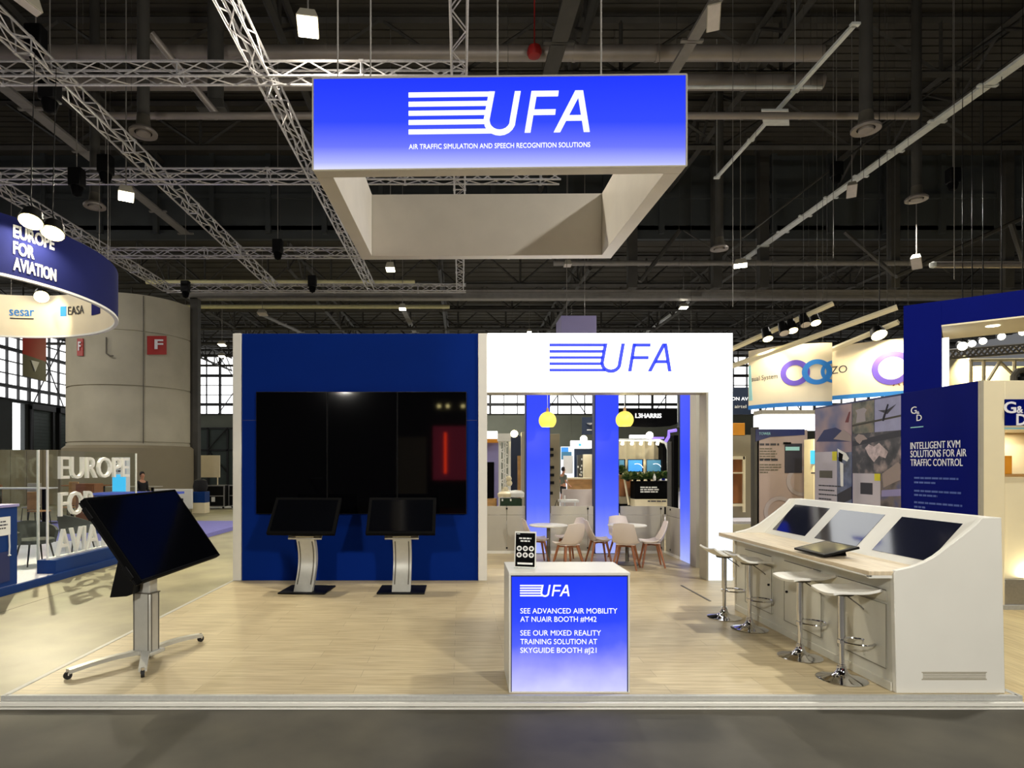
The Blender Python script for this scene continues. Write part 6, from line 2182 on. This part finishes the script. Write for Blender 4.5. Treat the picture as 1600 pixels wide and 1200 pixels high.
def diffuser(px, py, Y, label, rr=.30):
    c = P(px, py, Y)
    r = thing('air_diffuser', label, 'air diffuser', c, 0)
    MB().cyl(c + Z_ * .25, (c.x, c.y, 15.96 if c.y < 27.9 else 12.56), .135, seg=16).build('pipe', M['steel'], r)
    MB().lathe([(.14, .42), (.16, .2), (.26, .08)], c, 20, False).build('neck', M['silver_dark'], r)
    MB().lathe([(rr * .62, .03), (rr, 0), (rr * 1.02, .05), (rr * .8, .12)], c, 28, False).build('ring', M['duct'], r)
    MB().lathe([(0, -.02), (rr * .5, -.01), (rr * .52, .04), (0, .05)], c, 24).build('disc', M['duct'], r)


diffuser(224, 210, 14.2, 'round air diffuser on a vertical pipe at upper left')
diffuser(1353, 204, 13.9, 'round air diffuser on a vertical pipe at upper right')
diffuser(148, 324, 18.25, 'round air diffuser above the ring banner')
diffuser(1432, 313, 18.6, 'round air diffuser on a vertical pipe at far right')
diffuser(1124, 390, 21.6, 'small round air diffuser left of the lit flood lamp')
r = thing('duct_box', 'grey duct box with short stub hanging at upper left', 'duct box', P(335, 180, 16))
c = P(337, 160, 16)
MB().cyl(c, (c.x, 16, 15.9), .2, seg=16).build('stub', M['steel'], r)
MB().hexa([(c.x - .4, 15.7, c.z - .3), (c.x + .35, 15.7, c.z - .3), (c.x + .35, 16.3, c.z - .3), (c.x - .4, 16.3, c.z - .3), (c.x - .3, 15.8, c.z), (c.x + .25, 15.8, c.z), (c.x + .25, 16.2, c.z), (c.x - .3, 16.2, c.z)]).build('box', M['steel'], r, .02)
MB().cyl(P(236, 52, 14.6), P(338, 178, 15.8), .09, seg=12).build('slanting_pipe', M['duct'], r)

# ================================================================ steel roof girders
ORD = ['nearest', 'second', 'third', 'fourth', 'fifth', 'sixth', 'seventh', 'eighth', 'ninth']


def girder(p0, p1, h, n, label, rr=.09):
    p0, p1 = Vector(p0), Vector(p1)
    r = thing('roof_girder', label, 'roof girder', (p0 + p1) / 2, 0, 'dark steel roof girders')
    d = p1 - p0
    MB().tube([p0, p1], rr * 1.3, 4).build('top_chord', M['steel'], r)
    MB().tube([p0 - Z_ * h, p1 - Z_ * h], rr * 1.3, 4).build('bottom_chord', M['steel'], r)
    q = MB()
    for i in range(n):
        a, b = p0 + d * (i / n), p0 + d * ((i + 1) / n)
        q.tube([a, a - Z_ * h], rr * .7, 4, caps=False)
        m_ = (a + b) / 2
        q.tube([a - Z_ * h, m_, b - Z_ * h], rr * .7, 4, caps=False)
    q.build('lattice', M['steel'], r)


for i, y in enumerate((10.5, 14.8, 19.2, 23.6)):
    girder((-30, y, 15.8), (30, y, 15.8), 1.7, 12, '%s of the dark lattice girders crossing under the high roof' % ORD[i])
for i, x in enumerate((-21, -13.5, -5.2, 3.6, 9.4, 17)):
    girder((x, 4, 15.6), (x, 27.8, 15.6), 1.3, 7, '%s from the left of the dark girders receding under the high roof' % ['first'] [0] if i == 0 else '%s from the left of the dark girders receding under the high roof' % ORD[i])
for i, y in enumerate((31, 36, 41, 46, 51, 56)):
    girder((-32, y, 12.4), (38, y, 12.4), 1.4, 22, '%s of the lattice girders crossing under the low far roof' % ORD[i], .08)
for i, x in enumerate((-22, -15, -8, -1, 6, 13, 20)):
    girder((x, 28.5, 12.2), (x, 59, 12.2), 1.2, 10, '%s from the left of the girders receding under the low far roof' % (['first'] + ORD[1:])[i], .07)
# tall dark posts and braces on the bulkhead side at right
for i, (px, lab) in enumerate(((988, 'left dark steel column behind the hanging sign right side'), (1120, 'dark steel column near the small air diffuser'), (1193, 'dark steel column under the bright cable tray'), (1397, 'dark steel column right of the bright cable tray'), (1575, 'dark steel column at the far right under the roof'))):
    x = (px - CX) * 26.8 / FPX
    tag(MB().box(x - .2, x + .2, 26.7, 27.0, 9.6, 15.9).box(x - .3, x + .3, 26.65, 27.05, 15.6, 15.9).build('steel_column', M['steel'], None, .01), lab, 'column')
for px0, py0, px1, py1, Y, lab in ((1320, 362, 1398, 430, 25.5, 'diagonal steel brace left of the dark column at right'), (1600, 340, 1400, 432, 24.5, 'long slanting steel brace above the blue frame'), (1068, 360, 1112, 388, 25, 'thin diagonal brace by the small air diffuser'), (1580, 350, 1600, 412, 22, 'short steep brace at the right picture edge'), (1000, 440, 1062, 360, 26, 'diagonal brace right of the hanging sign bottom corner'),
                                   (1600, 32, 1160, 372, 20, 'long thin slanting rod at the upper right')):
    tag(MB().tube([P(px0, py0, Y), P(px1, py1, Y)], .09 if 'thin' not in lab else .03, 6).build('roof_brace', M['steel']), lab, 'brace')
r = thing('steel_tube', 'thick pale horizontal tube above the blue frame at right', 'tube', P(1530, 415, 18))
MB().cyl(P(1458, 414, 18), P(1640, 414, 18), .09, seg=14).build('tube', M['duct'], r)
MB().lathe([(0, -.1), (.09, -.06), (.1, 0), (.09, .06), (0, .1)], P(1458, 414, 18), 12).build('end_cap', M['tray'], r)
r = thing('mauve_box_sign', 'pale mauve box sign hanging above the portal header', 'hanging sign', P(904, 508, 22))
a, b = P(877, 560, 22), P(932, 493, 22)
MB().box(a.x, b.x, 22, 23.2, a.z, b.z).build('box', M['purple_wall'], r, .01)
MB().cyl((b.x - .3, 22.6, b.z), (b.x - .3, 22.6, 15.96), .012, seg=5).cyl((a.x + .3, 22.6, b.z), (a.x + .3, 22.6, 15.96), .012, seg=5).build('wire', M['tray_dim'], r)


# ================================================================ flood lamps
def flood(px, py, Y, label, lit=True, power=0, size=(.34, .5), tilt=18, yaw=0, color=(1, .9, .72), aim=None):
    c = P(px, py, Y)
    r = thing('flood_lamp', label, 'flood lamp', c, 0, 'flood lamps under the roof')
    T = Matrix.Translation(c) @ Matrix.Rotation(math.radians(yaw), 4, 'Z') @ Matrix.Rotation(math.radians(-tilt), 4, 'X')
    w_, d_ = size
    MB().hexa([T @ Vector(v) for v in ((-w_ / 2, -d_ / 2, 0), (w_ / 2, -d_ / 2, 0), (w_ / 2, d_ / 2, 0), (-w_ / 2, d_ / 2, 0), (-w_ / 3, -d_ / 3, .2), (w_ / 3, -d_ / 3, .2), (w_ / 3, d_ / 3, .2), (-w_ / 3, d_ / 3, .2))]).build('housing', M['frame_grey'], r, .01)
    MB().box(-w_ / 2 + .02, w_ / 2 - .02, -d_ / 2 + .02, d_ / 2 - .02, -.012, -.002, T).build('lens', M['lens'] if lit else M['lens_dim'], r, smooth=False)
    MB().cyl(c + Z_ * .2, (c.x, c.y, 12.56 if c.y > 28 else 15.96), .015, seg=5).build('hanger', M['tray_dim'], r)
    if power:
        lamp('flood_beam', 'AREA', T @ Vector((0, 0, -.03)), aim or (T @ Vector((0, 0, -4))), power, color, .34, parent=r)


flood(481, 42, 10.2, 'large glaring flood lamp at the top left of the hanging sign', True, 330, (.36, .46), 8, 10, WARM)
flood(197, 307, 14.0, 'glaring flood lamp above the ring banner', True, 200, (.34, .42), 10, 30, WARM, (-3.0, 8.0, 0))
flood(1115, 28, 12.2, 'unlit pale flood lamp on the grey trunking, upper right of the sign', False, 0, (.26, .62), 14, -20)
flood(610, 421, 19.4, 'glaring flood lamp below the left corner of the hanging sign', True, 240, (.3, .34), 8)
flood(629, 483, 25.0, 'small glaring lamp right above the middle screen', True, 150, (.3, .3), 8)
flood(347, 539, 34.5, 'yellow glaring lamp just left of the blue wall top', True, 300, (.4, .4), 8, 0, (1, .88, .4))
flood(347, 557, 40, 'paler lamp under the yellow one left of the blue wall', True, 0, (.4, .4), 8)
flood(1157, 415, 21.0, 'glaring flood lamp at the end of the bright cable tray', True, 260, (.44, .34), 10, -25)
flood(1068, 481, 29.5, 'glaring lamp above the lit portal header', True, 200, (.4, .34), 8)
flood(827, 519, 40, 'small glaring lamp just over the left end of the portal header', True, 0, (.3, .3), 8)
flood(1331, 299, 20.0, 'unlit pale flood lamp on the bright cable tray', False, 0, (.3, .7), 14, -30)
flood(1432, 412, 20.0, 'unlit pale flood lamp left of the blue frame top', False, 0, (.3, .8), 12, -40)
flood(410, 491, 30.0, 'dim pale lamp above the left part of the blue wall', False, 0, (.45, .45), 8)
flood(887, 415, 24, 'small lamp under the back edge of the hanging sign', False, 0, (.3, .3), 8)
flood(36, 4, 9.5, 'unlit pale flood lamp in the upper left picture corner', False, 0, (.2, .5), 10, -30)

# ================================================================ what the black screens mirror: the lit stand across the aisle
root = thing('opposite_stand', 'lit pink stand across the aisle behind the viewpoint', 'exhibition stand', (0, -9, FLOOR))
MB().box(-1.3, 1.2, -9.1, -9.0, 1.2, 3.7).build('pink_wall', glow('pink_lit_wall', (170, 50, 76), 1.5), root)
MB().box(-.78, -.66, -9.0, -8.94, 1.5, 3.4).build('red_strip', glow('red_led_strip', (255, 60, 20), 9), root)
MB().box(-3.0, -1.6, -9.1, -9.0, FLOOR, 3.2).build('pale_wall', M['beige_wall'], root)
MB().box(-1.3, 1.2, -9.05, -8.9, FLOOR, 1.2).build('base', M['black'], root)
for i, x in enumerate((-1.0, -.6, .1, .4)):
    spot_head('aisle_spotlight', ['first', 'second', 'third', 'fourth'][i] + ' spot over the pink lit stand across the aisle', (x, -8.6, 4.6), (x, -4, 2.6), M['lens_warm'], .09, group='spots over the pink stand')
